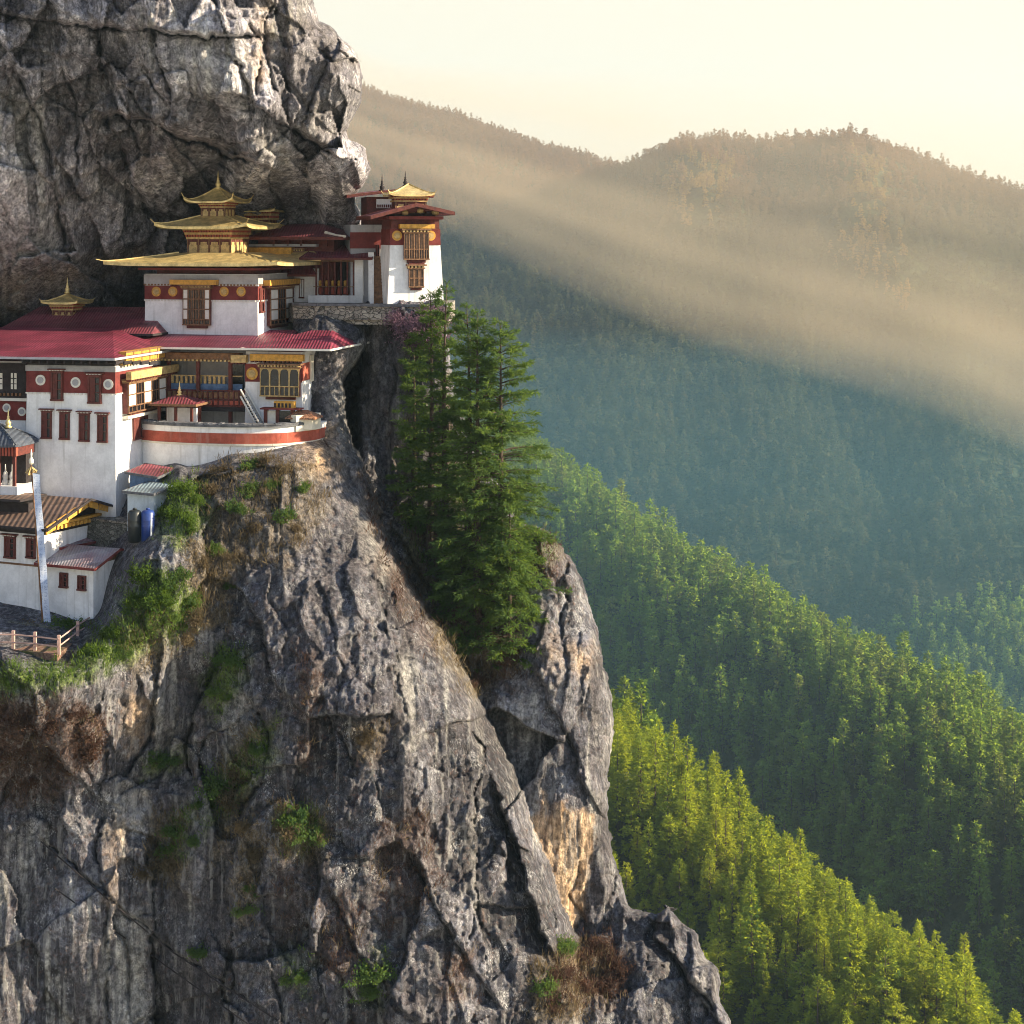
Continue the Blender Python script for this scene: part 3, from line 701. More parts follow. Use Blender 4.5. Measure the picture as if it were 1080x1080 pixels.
for pl, a in (([(134,735),(158,745),(152,790),(136,800)], 0.8), ([(116,880),(128,870),(124,960),(112,950)], 0.55), ([(600,680),(622,680),(620,710),(602,710)], 0.6), ([(470,400),(480,470),(500,520),(478,540),(464,480)], 0.6),
              ([(470,440),(490,500),(486,560),(474,560)], 0.55), ([(414,440),(438,440),(436,520),(416,515)], 0.45), ([(310,455),(350,450),(360,480),(345,505),(320,490)], 0.7), ([(0,300),(60,285),(150,262),(150,280),(60,310),(0,330)], 0.22), ([(270,0),(284,0),(276,90),(268,90)], 0.45), ([(575,655),(595,700),(590,720),(570,690)], 0.5)):
    add(ochre, pl, a*(0.8+0.5*st2))
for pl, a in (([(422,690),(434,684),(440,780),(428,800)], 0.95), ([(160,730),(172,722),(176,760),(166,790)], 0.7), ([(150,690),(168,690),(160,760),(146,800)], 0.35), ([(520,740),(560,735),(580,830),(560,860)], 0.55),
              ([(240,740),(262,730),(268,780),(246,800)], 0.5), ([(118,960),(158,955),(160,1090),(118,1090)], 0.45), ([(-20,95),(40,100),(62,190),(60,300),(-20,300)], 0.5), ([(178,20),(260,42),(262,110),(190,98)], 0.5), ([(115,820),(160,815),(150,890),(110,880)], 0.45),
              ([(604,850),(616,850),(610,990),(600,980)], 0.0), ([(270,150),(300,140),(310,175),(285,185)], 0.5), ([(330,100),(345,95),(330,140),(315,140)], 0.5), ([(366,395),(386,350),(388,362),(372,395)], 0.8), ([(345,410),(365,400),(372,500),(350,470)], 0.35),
              ([(372,520),(392,540),(420,600),(400,620),(378,580)], 0.6), ([(490,860),(500,850),(506,960),(496,960)], 0.5), ([(640,790),(646,760),(648,850),(642,860)], 0.6), ([(735,1010),(745,1005),(752,1060),(744,1065)], 0.7), ([(360,210),(372,206),(366,300),(352,300)], 0.4)):  # strip on the pillar's right edge: thin sunlight put into the rock colour
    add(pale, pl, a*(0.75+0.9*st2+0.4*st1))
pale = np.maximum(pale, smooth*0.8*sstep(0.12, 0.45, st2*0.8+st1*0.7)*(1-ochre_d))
for pl, a in (([(-20,742),(60,735),(112,760),(106,810),(60,840),(-20,850)], 1.0), ([(396,870),(440,850),(470,900),(430,1000),(390,960)], 0.45), ([(318,680),(332,690),(330,800),(316,810)], 0.7), ([(380,500),(410,560),(440,640),(470,680),(450,690),(400,600)], 0.6),
              ([(590,1000),(640,985),(665,1010),(640,1060),(600,1070)], 0.9), ([(480,620),(560,640),(540,730),(500,720)], 0.8), ([(470,1010),(500,1000),(490,1060),(470,1060)], 0.6), ([(280,880),(330,870),(340,960),(300,1000)], 0.4), ([(345,930),(380,960),(370,1040),(340,1020)], 0.5), ([(575,560),(598,575),(590,620),(560,600)], 0.7)):
    add(red, pl, a*(0.85+0.6*bl))
GREENS = [([(-20,700),(70,700),(120,655),(150,600),(175,600),(215,640),(190,665),(130,700),(60,728),(-20,735)], 1.0), ([(178,505),(215,505),(222,545),(190,580),(170,560)], 1.0), ([(215,720),(235,680),(258,690),(255,720),(225,760)], 0.8),
          ([(150,800),(190,792),(190,812),(155,815)], 0.7), ([(225,815),(262,790),(290,760),(290,800),(245,850),(215,880)], 0.7), ([(185,865),(205,850),(200,900),(170,910)], 0.6), ([(288,860),(335,855),(340,890),(300,900)], 0.65), ([(300,1000),(330,1020),(320,1050),(300,1030)], 0.4), ([(395,1010),(405,1000),(400,1060),(380,1060)], 0.5), ([(510,550),(590,570),(560,640),(500,680),(420,560),(440,540)], 0.35)]
for pl, a in GREENS: add(green, pl, a)
SCRUBS = [([(205,505),(260,475),(330,490),(345,540),(300,600),(240,590),(205,560)], 0.55), ([(190,560),(250,580),(240,660),(200,660)], 0.8), ([(130,650),(180,650),(190,690),(140,720)], 0.6), ([(235,800),(270,770),(260,850),(230,900)], 0.8), ([(250,900),(262,860),(280,880),(268,960),(250,980)], 0.7),
          ([(290,850),(345,850),(345,905),(285,905)], 0.8), ([(160,860),(200,850),(195,930),(150,930)], 0.8), ([(420,540),(520,560),(545,700),(500,740),(460,680)], 0.9), ([(560,1020),(610,990),(650,1000),(620,1080),(560,1080)], 0.8), ([(370,770),(400,760),(400,800),(375,800)], 0.6), ([(280,0),(370,40),(380,70),(340,40),(280,40)], 0.3), ([(0,290),(60,280),(150,255),(160,275),(60,310),(0,330)], 0.45)]
for pl, a in SCRUBS: add(scrub, pl, a)
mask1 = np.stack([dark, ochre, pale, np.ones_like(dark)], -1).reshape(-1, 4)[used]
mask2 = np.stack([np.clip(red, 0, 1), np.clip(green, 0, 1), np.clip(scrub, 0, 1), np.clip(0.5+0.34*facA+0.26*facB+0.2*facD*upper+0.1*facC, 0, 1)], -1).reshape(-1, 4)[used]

t = NT('cliff_rock'); co = t.n('NewGeometry').outputs['Position']
a1 = t.n('SeparateColor', None, Color=t.n('Attribute', {'attribute_name': 'stain_tone'}).outputs['Color'])
gat = t.n('Attribute', {'attribute_name': 'growth'}); a2 = t.n('SeparateColor', None, Color=gat.outputs['Color'])
nA = t.noise(co, 0.16, 7, 0.62, 0.6); nB = t.noise(co, 1.3, 9, 0.68, 0.4); nC = t.noise(co, 7.0, 6, 0.7)
strk = t.noise(t.scl(co, (1.6, 1.6, 0.10)), 1.0, 8, 0.62, 0.3)
f = t.math('ADD', t.math('MULTIPLY', nA, 0.35), t.math('ADD', t.math('MULTIPLY', nB, 0.4), t.math('MULTIPLY', nC, 0.25)))
c = t.ramp(f, [(0.36, (0.011, 0.011, 0.016)), (0.45, (0.038, 0.038, 0.046)), (0.54, (0.086, 0.086, 0.097)), (0.66, (0.25, 0.25, 0.255))])
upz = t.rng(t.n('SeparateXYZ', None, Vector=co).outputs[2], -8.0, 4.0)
c = t.mix(t.math('MULTIPLY', upz, 0.8), c, t.mix(1.0, c, (3.45, 3.3, 3.1), 'MULTIPLY'))  # colour lightened on the upper cliff for sky light lost under the overhang
c = t.mix(t.math('MULTIPLY', t.rng(t.noise(co, 0.45, 6, 0.65), 0.5, 0.72), 0.34), c, (0.115, 0.088, 0.070))
c = t.mix(t.math('MULTIPLY', t.rng(strk, 0.50, 0.64), 0.75), c, (0.030, 0.028, 0.033))
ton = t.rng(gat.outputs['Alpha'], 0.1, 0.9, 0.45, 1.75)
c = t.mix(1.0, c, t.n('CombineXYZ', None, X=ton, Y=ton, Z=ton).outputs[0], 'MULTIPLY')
spk = t.noise(t.scl(co, (1, 1, 0.6)), 11.0, 7, 0.72); pat = t.noise(t.scl(co, (1, 1, 0.45)), 0.8, 9, 0.70, 0.8)
low = t.rng(t.n('SeparateXYZ', None, Vector=co).outputs[2], -12.0, -22.0)
c = t.mix(t.math('MULTIPLY', t.rng(t.math('MULTIPLY_ADD', spk, 0.5, t.math('MULTIPLY', pat, 0.5)), 0.50, 0.58), t.math('MULTIPLY_ADD', low, 0.45, 0.25)), c, (0.016, 0.014, 0.018))
c = t.mix(t.math('MULTIPLY', t.rng(t.math('MULTIPLY_ADD', spk, 0.6, t.math('MULTIPLY', t.noise(co, 0.5, 4), 0.4)), 0.555, 0.62), t.math('MULTIPLY_ADD', low, 0.5, 0.12)), c, (0.40, 0.40, 0.40))
c = t.mix(t.math('MULTIPLY', t.math('MULTIPLY', t.rng(t.noise(co, 2.6, 8, 0.75), 0.54, 0.62), low), 0.55), c, (0.085, 0.045, 0.032))
c = t.mix(t.math('MULTIPLY', t.math('MULTIPLY', t.rng(t.noise(co, 0.33, 5, 0.6), 0.5, 0.7), low), 0.4), c, t.mix(1.0, c, (0.95, 1.0, 1.18), 'MULTIPLY'))
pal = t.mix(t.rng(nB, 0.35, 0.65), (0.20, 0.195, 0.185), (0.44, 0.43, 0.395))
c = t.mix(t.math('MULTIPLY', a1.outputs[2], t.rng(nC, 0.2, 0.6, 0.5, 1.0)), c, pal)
och = t.mix(t.rng(t.noise(t.scl(co, (3, 3, 0.3)), 1.0, 7, 0.65), 0.35, 0.65), (0.23, 0.145, 0.08), (0.52, 0.385, 0.25))
c = t.mix(a1.outputs[1], c, och)
dk = t.mix(t.rng(t.math('ADD', t.math('MULTIPLY', strk, 0.6), t.math('MULTIPLY', nC, 0.4)), 0.40, 0.66), (0.022, 0.020, 0.024), (0.10, 0.09, 0.092))
c = t.mix(t.math('MULTIPLY', a1.outputs[0], t.math('MULTIPLY_ADD', upz, -0.30, 0.92)), c, dk)
rd = t.mix(t.rng(nC, 0.35, 0.65), (0.032, 0.021, 0.018), (0.115, 0.072, 0.054))
c = t.mix(t.math('MULTIPLY', a2.outputs[0], t.rng(nB, 0.3, 0.55, 0.5, 1.0)), c, rd)
c = t.mix(t.math('MULTIPLY', a2.outputs[2], t.rng(nB, 0.3, 0.6, 0.3, 0.9)), c, t.mix(t.rng(nC, 0.35, 0.65), (0.055, 0.045, 0.026), (0.17, 0.13, 0.075)))
c = t.mix(t.math('MULTIPLY', a2.outputs[1], t.rng(nB, 0.3, 0.55, 0.3, 0.95)), c, t.mix(t.rng(nC, 0.35, 0.65), (0.03, 0.05, 0.012), (0.11, 0.15, 0.03)))
vor = t.n('TexVoronoi', {'feature': 'DISTANCE_TO_EDGE'}, Vector=t.n('VectorMath', {'operation': 'ADD'}, i0=t.scl(co, (1, 1, 0.6)), i1=t.n('TexNoise', None, Vector=co, Scale=0.9, Detail=4).outputs[1]), Scale=0.75)
crk = t.rng(vor.outputs[0], 0.0, 0.05)
det = t.rng(t.noise(t.scl(co, (1, 1, 0.75)), 3.6, 9, 0.78, 0.3), 0.34, 0.66, 0.5, 2.2)
c = t.mix(1.0, c, t.n('CombineXYZ', None, X=det, Y=det, Z=det).outputs[0], 'MULTIPLY')
wco = t.n('VectorMath', {'operation': 'ADD'}, i0=t.scl(co, (1, 1, 0.55)), i1=t.n('TexNoise', None, Vector=co, Scale=0.7, Detail=5, Roughness=0.6).outputs[1])
vA = t.n('TexVoronoi', {'feature': 'F1', 'distance': 'CHEBYCHEV'}, Vector=wco, Scale=1.1).outputs[0]; vB = t.n('TexVoronoi', {'feature': 'F1', 'distance': 'MANHATTAN'}, Vector=wco, Scale=3.2).outputs[0]
blk = t.math('MULTIPLY_ADD', vA, 0.55, t.math('MULTIPLY', vB, 0.12))
hgt = t.math('ADD', t.math('MULTIPLY_ADD', nB, 0.45, t.math('MULTIPLY', blk, 0.5)), t.math('ADD', t.math('MULTIPLY', nC, 0.25), t.math('ADD', t.math('MULTIPLY', crk, 0.04), t.math('MULTIPLY', t.noise(co, 22, 4, 0.65), 0.08))))
s2 = t.noise(t.scl(co, (2.6, 2.6, 0.09)), 1.0, 7, 0.6, 0.2)
c = t.mix(t.math('MULTIPLY', t.math('MULTIPLY', t.rng(s2, 0.54, 0.66), low), 0.55), c, (0.30, 0.295, 0.285))
c = t.mix(t.math('MULTIPLY', t.math('MULTIPLY', t.rng(s2, 0.46, 0.36), low), 0.5), c, (0.022, 0.020, 0.026))
nrm = t.bump(hgt, 1.0, 0.6)
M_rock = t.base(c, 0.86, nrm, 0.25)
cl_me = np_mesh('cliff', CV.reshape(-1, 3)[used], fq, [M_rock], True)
for nm, arr in (('stain_tone', mask1), ('growth', mask2)):
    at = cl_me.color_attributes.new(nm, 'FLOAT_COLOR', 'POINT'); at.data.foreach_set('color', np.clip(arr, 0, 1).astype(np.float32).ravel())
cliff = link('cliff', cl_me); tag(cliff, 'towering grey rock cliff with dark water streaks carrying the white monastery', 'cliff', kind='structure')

# ---- growth standing on the rock
def cliff_at(px, py):
    ix = int(np.clip(np.searchsorted(gx, px), 1, len(gx)-2)); iy = int(np.clip(np.searchsorted(gy, py), 1, len(gy)-2))
    return Vector(CV[iy, ix])
def normal_field():
    du = np.gradient(CV, axis=1); dv = np.gradient(CV, axis=0); n = np.cross(du, dv); n = norm(n)
    n = np.where(n[..., 1:2] > 0, -n, n); return n
CN = normal_field()
def sprout(maskarr, density, seed, hmin, hmax, blades, spread, w, lean=0.5):
    """tufts of blades rooted where maskarr says"""
    r = np.random.default_rng(seed)
    reg = (GX > -110) & (GX < 790) & (GY > -50) & (GY < 1095) & (D > 1)
    pr = np.where(reg, maskarr, 0).ravel()**1.3*density
    idx = np.nonzero(r.random(pr.size) < pr)[0]
    p0 = CV.reshape(-1, 3)[idx]; n0 = CN.reshape(-1, 3)[idx]
    k = blades; p = np.repeat(p0, k, 0)+r.normal(0, spread, (len(idx)*k, 3)); n = np.repeat(n0, k, 0)
    d = norm(n*lean+np.array([0, 0, 1.0])+r.normal(0, 0.45, p.shape))
    s = norm(np.cross(d, r.normal(0, 1, p.shape)))
    hs = np.repeat(r.uniform(hmin, hmax, len(idx)), k)*r.uniform(0.5, 1.2, len(p))
    V = leaf_quads(p, d, s, hs, np.full(len(p), w)*r.uniform(0.6, 1.4, len(p)))
    return V, np.arange(len(V)).reshape(-1, 4)
M_grass = foliage_mat('green_grass', (0.025, 0.055, 0.012), (0.10, 0.17, 0.028), (0.2, 0.3, 0.03), None, 0.9, 0.0)
M_dry = foliage_mat('dry_grass', (0.05, 0.042, 0.026), (0.19, 0.15, 0.09), (0.3, 0.22, 0.12), None, 0.8, 0.0)
M_red = foliage_mat('dry_bracken', (0.035, 0.022, 0.018), (0.12, 0.07, 0.052), (0.16, 0.085, 0.06), None, 0.8, 0.0)
blk = np.where((GY < 470) & (GX < 345) | ((GX < 130) & (GY < 700) & (GY > 500) & (GX < 60)), 0, 1)
V, F = sprout(green*blk, 0.085, 1, 0.15, 0.55, 13, 0.22, 0.026)
tag(link('grass', np_mesh('grass', V, F, [M_grass])), 'fresh green grass on the bank below the fence and sheds', 'grass', kind='stuff')
V, F = sprout(np.clip(scrub*0.8+0.2*red, 0, 1)*blk, 0.10, 2, 0.3, 0.9, 12, 0.22, 0.022)
tag(link('dry_grass', np_mesh('dry_grass', V, F, [M_dry])), 'dry straw coloured grass tufts on the rock ledges', 'dry grass', kind='stuff')
V, F = sprout(red*blk, 0.12, 3, 0.2, 0.6, 11, 0.2, 0.022)
tag(link('dry_bracken', np_mesh('dry_bracken', V, F, [M_red])), 'rust brown dry bracken on the cliff banks', 'bracken', kind='stuff')

def make_shrub(seed, R, H, n, leaf, mat, stems=9, bare=0.0):
    r = np.random.default_rng(seed)
    mb = MB(); tips = []
    for k in range(stems):
        a = r.uniform(0, 6.28); q = r.uniform(0.2, 1)*R
        e = Vector((math.cos(a)*q, math.sin(a)*q, H*r.uniform(0.55, 1.0)*(1-0.35*(q/R)**2)))
        m = e*0.5+Vector((0, 0, 0.15*H))+Vector(r.normal(0, 0.06*R, 3)); mb.tube([(0, 0, -0.2), m, e], 0.035*H**0.5, 4, 0.008); tips += [e, (m+e)/2, m]
        for j in range(3):
            e2 = e+Vector(r.normal(0, 0.3*R, 3)); mb.tube([m.lerp(e, 0.6), e2], 0.014, 3, 0.006); tips.append(e2)
    ctr = np.array(tips)[r.integers(0, len(tips), n)]+r.normal(0, 0.17*R, (n, 3))
    ctr[:, 2] = np.maximum(ctr[:, 2], 0.02)
    d = norm(r.normal(0, 1, (n, 3))+np.array([0, 0, 0.5])+0.6*norm(ctr)); s = norm(np.cross(d, r.normal(0, 1, (n, 3))))
    V = leaf_quads(ctr, d, s, leaf*r.uniform(0.6, 1.4, n), leaf*0.3*r.uniform(0.6, 1.4, n))
    st = bpy.data.meshes.new('stems'); st.from_pydata([tuple(v) for v in mb.v], [], mb.f); st.materials.append(M_bark)
    return st, np_mesh('leaves', V, np.arange(len(V)).reshape(-1, 4), [mat])
SH = {'green': [make_shrub(11, 0.9, 1.1, 1500, 0.20, M_hero), make_shrub(12, 1.2, 0.9, 1700, 0.20, M_hero)],
      'bright': [make_shrub(13, 0.9, 0.9, 1500, 0.19, M_grass), make_shrub(14, 1.1, 0.8, 1700, 0.19, M_grass)],
      'dry': [make_shrub(15, 1.1, 1.3, 1100, 0.17, M_dry, 16), make_shrub(16, 0.9, 1.0, 900, 0.16, M_dry, 16)],
      'rust': [make_shrub(17, 1.2, 1.0, 1300, 0.18, M_red, 14), make_shrub(18, 0.9, 0.9, 1000, 0.17, M_red, 14)]}
LBL = {'green': 'dark green leafy shrub', 'bright': 'bright green leafy shrub', 'dry': 'dry straw brown bush', 'rust': 'rust brown leafless bush'}
def shrub(kind, px, py, s, where):
    p = cliff_at(px, py); r = random.random
    e = empty('shrub', p+Vector((0, 0.1, -0.15)), f'{LBL[kind]} {where}', 'shrub', f'{LBL[kind]}s {where}')
    st, lv = SH[kind][random.randrange(2)]
    e.scale = (s*(0.85+0.4*r()), s*(0.85+0.4*r()), s*(0.85+0.4*r())); e.rotation_euler = (0.25*r(), 0.0, 6.28*r())
    link('stems', st, parent=e); link('leaves', lv, parent=e)
W1 = 'under the terrace wall'; W2 = 'in the crevice of the lower cliff'; W3 = 'on the bank beside the fence'; W4 = 'in the gully under the tall pines'; W5 = 'at the foot of the orange scarred rock'; W6 = 'on the dark bank below the fence'
for kind, lst, wh in (('dry', [(240,502,0.9),(280,488,0.8),(300,500,0.8),(225,520,0.8),(290,530,0.9),(270,560,0.9),(310,560,0.7),(250,590,0.8),(212,600,0.8)], W1),
                      ('green', [(262,494,0.9),(262,520,0.9),(300,545,0.8),(225,585,0.8),(318,520,0.8),(245,540,0.9),(283,512,0.7),(240,615,0.7)], W1), ('bright', [(190,520,1.0),(205,530,0.9),(182,545,0.9),(200,560,0.8)], 'beside the blue shed'),
                      ('bright', [(150,615,1.2),(165,640,1.1),(140,640,1.0),(120,672,0.9),(178,625,1.0),(100,690,0.8)], W3), ('green', [(180,655,0.9),(200,640,1.0),(190,610,1.0),(125,690,0.7)], W3), ('dry', [(205,660,1.0),(160,680,0.8),(195,680,0.9)], W3),
                      ('green', [(240,700,1.2),(228,735,0.9),(165,803,0.9),(178,805,0.8),(228,830,1.2),(222,850,1.0),(270,790,0.9),(185,880,1.0),(176,900,0.9),(310,870,1.2),(325,880,1.0),(208,1010,1.0),(264,940,0.8),(395,1030,1.2),(390,1050,1.0),(315,1035,0.8),(260,960,0.8),(205,890,0.7)], W2),
                      ('dry', [(250,820,1.1),(240,850,1.0),(300,885,1.1),(170,915,1.0),(255,880,0.9),(265,905,0.9),(390,780,0.8),(338,885,0.8),(150,925,0.8)], W2),
                      ('rust', [(20,765,1.2),(50,775,1.2),(85,780,1.1),(10,800,1.2),(60,810,1.2),(95,800,1.0),(30,830,1.0),(75,755,0.9)], W6),
                      ('rust', [(500,640,1.2),(520,680,1.3),(540,700,1.0),(510,720,1.0),(470,600,1.0),(450,570,1.0),(580,572,0.55),(480,655,1.0)], W4), ('green', [(440,560,1.2),(455,590,1.2),(470,630,1.2),(430,540,1.0),(490,600,1.1),(530,650,1.1),(550,620,1.2),(565,585,1.0),(485,680,1.0),(560,650,0.9)], W4),
                      ('rust', [(610,1010,1.2),(630,1000,1.2),(645,1020,1.1),(615,1045,1.2),(640,1050,1.1),(595,1030,1.0),(580,1060,1.0)], W5), ('green', [(590,1000,0.9),(575,1045,1.0)], W5)):
    for a, b, s in lst: shrub(kind, a, b, s*0.66, wh); shrub(kind, a+random.uniform(-13, 13), b+random.uniform(-9, 9), s*random.uniform(0.35, 0.6), wh)
# pinkish bare shrub under the tower
M_pink = foliage_mat('purple_twigs', (0.10, 0.055, 0.085), (0.32, 0.21, 0.28), (0.3, 0.18, 0.24), None, 1.2, 0.0)
SH['pink'] = [make_shrub(19, 1.5, 2.2, 2600, 0.16, M_pink, 22), make_shrub(20, 1.3, 1.9, 2200, 0.16, M_pink, 20)]; LBL['pink'] = 'purplish pink twiggy bush'
for a, b, s in ((430,350,1.0),(444,342,1.0),(422,336,0.75),(455,352,1.0),(440,366,0.8),(462,340,0.8)):
    p = P(a, b, cliff_at(a, b+8).y-0.5); e = empty('shrub', p-Vector((0, 0, 1.0*s)), LBL['pink']+' under the right hand tower wall', 'shrub', LBL['pink']+'es under the right hand tower wall')
    e.scale = (s*0.95,)*3; e.rotation_euler = (0.2, 0, 6.28*random.random()); st, lv = SH['pink'][random.randrange(2)]; link('stems', st, parent=e); link('leaves', lv, parent=e)

# ---- the group of tall pines in the gully
HERO = [  # base x,y, depth, top y, crown radius m, kwargs, words
    (452, 606, 131.5, 300, 2.6, dict(base=0.22, levels=34, per=5, tw=19, gap=0.18, shape=0.45, lop=0.5), 'thin feathery pine, leftmost of the tall group beside the cliff'),
    (474, 620, 130.5, 291, 2.1, dict(base=0.2, levels=36, per=5, tw=19, gap=0.14, shape=0.6, lop=0.5), 'tallest slender pine, its tip in front of the tower wall'),
    (503, 694, 127.6, 322, 3.3, dict(base=0.16, levels=44, per=6, tw=23, gap=0.05, shape=0.5, lop=0.45), 'dense dark pine in the middle of the tall group'),
    (527, 660, 128.4, 332, 4.6, dict(base=0.08, levels=44, per=7, tw=26, gap=0.03, shape=0.52, lop=0.4), 'broad pine with long level branches, rightmost of the tall group'),
    (538, 706, 126.4, 505, 2.9, dict(base=0.05, levels=24, per=7, tw=20, shape=0.6, lop=0.4), 'shorter bushy pine low at the right foot of the tall group'),
    (489, 655, 129.4, 314, 2.9, dict(base=0.14, levels=40, per=6, tw=22, gap=0.06, shape=0.5, lop=0.45), 'straight dark pine standing between the slender pine and the broad pine'),
    (436, 600, 133.5, 352, 1.6, dict(base=0.3, levels=26, per=5, tw=15, gap=0.2, shape=0.4, lop=0.5), 'sparse pine half hidden behind the leftmost tall pine'),
    (488, 690, 127.2, 560, 2.2, dict(base=0.05, levels=18, per=6, tw=13, shape=0.6, lop=0.4), 'small pine at the shaded foot of the middle tall pine'),
]
for i, (bx_, by_, dep, ty_, R, kw, words_) in enumerate(HERO):
    b0 = P(bx_, by_, dep); H = (by_-ty_)/FP*dep
    tv, tf, fv, ff = make_conifer(500+i, H=H, R=R, leaf=(0.36, 0.034), fol=7, droop=0.22, up=0.1, bend=0.35, **kw)
    e = empty('tall_pine', b0+Vector((0, 0, -0.5)), words_, 'pine tree', 'tall pines in the cliff gully')
    link('trunk', np_mesh('trunk', tv, tf, [M_bark], True), parent=e); link('crown', np_mesh('crown', fv, ff, [M_hero]), parent=e)
# ------------------------------------------------------------------ monastery: builder tools
M_white = simple('whitewash', (0.79, 0.79, 0.79), 0.9, 0.13, 0.8, 0.45, streak=0.75, dirt=(0.40, 0.39, 0.37))
M_cream = simple('cream_plaster', (0.66, 0.62, 0.52), 0.9, 0.12, 1.0, 0.3, streak=0.4, dirt=(0.40, 0.34, 0.26))
M_band = simple('maroon_band', (0.17, 0.035, 0.032), 0.85, 0.3, 1.5, 0.3, streak=0.3)
M_redwash = simple('red_wash', (0.36, 0.085, 0.055), 0.9, 0.25, 1.2, 0.3, streak=0.5, dirt=(0.45, 0.25, 0.2))
M_wood = simple('dark_red_wood', (0.115, 0.030, 0.024), 0.65, 0.35, 4.0, 0.3)
M_brown = simple('carved_wood', (0.20, 0.105, 0.055), 0.7, 0.4, 5.0, 0.5)
M_dark = simple('dark_timber', (0.032, 0.026, 0.028), 0.8, 0.4, 3.0, 0.3)
M_pane = simple('window_dark', (0.012, 0.011, 0.014), 0.25, 0.4, 2.0, 0.05, spec=0.5)
M_panel = simple('white_panel', (0.68, 0.66, 0.60), 0.75, 0.1, 3.0, 0.1)
M_yellow = simple('ochre_paint', (0.56, 0.30, 0.055), 0.6, 0.3, 3.5, 0.3)
M_goldp = simple('faded_gold_paint', (0.50, 0.35, 0.15), 0.65, 0.35, 4.0, 0.4)
M_gold = simple('gilded_copper', (0.72, 0.56, 0.25), 0.45, 0.34, 1.6, 0.3, metal=0.45, streak=0.5, spec=0.5)
M_slate = simple('slate', (0.13, 0.135, 0.15), 0.85, 0.4, 2.5, 0.6)
M_grey = simple('grey_plaster', (0.36, 0.36, 0.38), 0.9, 0.15, 1.5, 0.3, streak=0.5)
M_blue = simple('blue_paint', (0.10, 0.17, 0.30), 0.7, 0.3, 3.0, 0.2)
M_pink = simple('pinkish_rail', (0.50, 0.33, 0.28), 0.85, 0.2, 3.0, 0.3)
def tin(name, c, c2, rust=0.35, sx=9.0, gloss=0.5):
    """painted sheet roofing: raised seams down the slope, faded patches, grime"""
    t = NT(name); co = t.n('TexCoord').outputs['Object']
    w = t.n('TexWave', {'wave_type': 'BANDS', 'bands_direction': 'X', 'wave_profile': 'SIN'}, Vector=co, Scale=sx/6.28, Distortion=0.3).outputs[1]
    n = t.noise(co, 0.35, 6, 0.65); n2 = t.noise(t.scl(co, (3.0, 0.5, 0.5)), 1.2, 5, 0.6)
    col = t.mix(t.rng(n, 0.35, 0.68), c, c2)
    col = t.mix(t.math('MULTIPLY', t.rng(n2, 0.52, 0.72), rust), col, tuple(x*0.45 for x in c))
    col = t.mix(t.math('MULTIPLY', t.rng(t.noise(co, 3.0, 6, 0.7), 0.56, 0.72), 0.35), col, (0.30, 0.24, 0.24))
    col = t.mix(t.math('MULTIPLY', t.rng(w, 0.25, 0.0), 0.4), col, tuple(x*0.4 for x in c))
    sh = t.n('TexVoronoi', {'feature': 'F1'}, Vector=t.scl(co, (0.35, 0.9, 0.9)), Scale=1.0)
    sv = t.rng(t.n('SeparateColor', None, Color=sh.outputs['Color']).outputs[0], 0.0, 1.0, 0.72, 1.22)
    col = t.mix(1.0, col, t.n('CombineXYZ', None, X=sv, Y=sv, Z=sv).outputs[0], 'MULTIPLY')
    return t.base(col, gloss, t.bump(w, 0.5, 0.06), 0.4)
M_tin = tin('maroon_tin', (0.135, 0.016, 0.036), (0.235, 0.045, 0.078), 0.6)
M_tin2 = tin('old_maroon_tin', (0.15, 0.03, 0.045), (0.24, 0.07, 0.085), 0.5)
M_brownroof = tin('brown_boards', (0.125, 0.080, 0.062), (0.19, 0.125, 0.095), 0.6, 5.0, 0.8)
M_tingrey = tin('grey_tin', (0.30, 0.29, 0.32), (0.20, 0.09, 0.10), 0.3, 10.0)
M_bluetin = tin('blue_grey_tin', (0.15, 0.21, 0.25), (0.22, 0.28, 0.31), 0.3, 8.0)
M_shrine = tin('slate_blue_tin', (0.045, 0.056, 0.078), (0.085, 0.10, 0.13), 0.4, 7.0)
def stone_mat(name, a, b, sc=2.2):
    t = NT(name); co = t.n('TexCoord').outputs['Object']
    m = t.n('VectorMath', {'operation': 'ADD'}, i0=t.scl(co, (1, 1, 1.7)), i1=t.n('TexNoise', None, Vector=co, Scale=1.5).outputs[1])
    v = t.n('TexVoronoi', {'feature': 'F1'}, Vector=m, Scale=sc); e = t.n('TexVoronoi', {'feature': 'DISTANCE_TO_EDGE'}, Vector=m, Scale=sc)
    c = t.mix(t.n('SeparateColor', None, Color=v.outputs['Color']).outputs[0], a, b)
    c = t.mix(t.rng(t.noise(co, 6, 5, 0.7), 0.4, 0.7, 0, 0.5), c, tuple(x*0.5 for x in a))
    ed = t.rng(e.outputs[0], 0.0, 0.09)
    c = t.mix(ed, (0.05, 0.05, 0.045), c)
    return t.base(c, 0.9, t.bump(t.math('ADD', ed, t.math('MULTIPLY', t.noise(co, 9, 4, 0.6), 0.4)), 0.8, 0.08))
M_rubble = stone_mat('rubble_stone', (0.19, 0.17, 0.15), (0.40, 0.37, 0.31))
M_moss = stone_mat('mossy_stone', (0.09, 0.095, 0.085), (0.22, 0.22, 0.20), 2.8)
M_tile = stone_mat('clay_tile', (0.34, 0.15, 0.08), (0.46, 0.24, 0.14), 3.5)

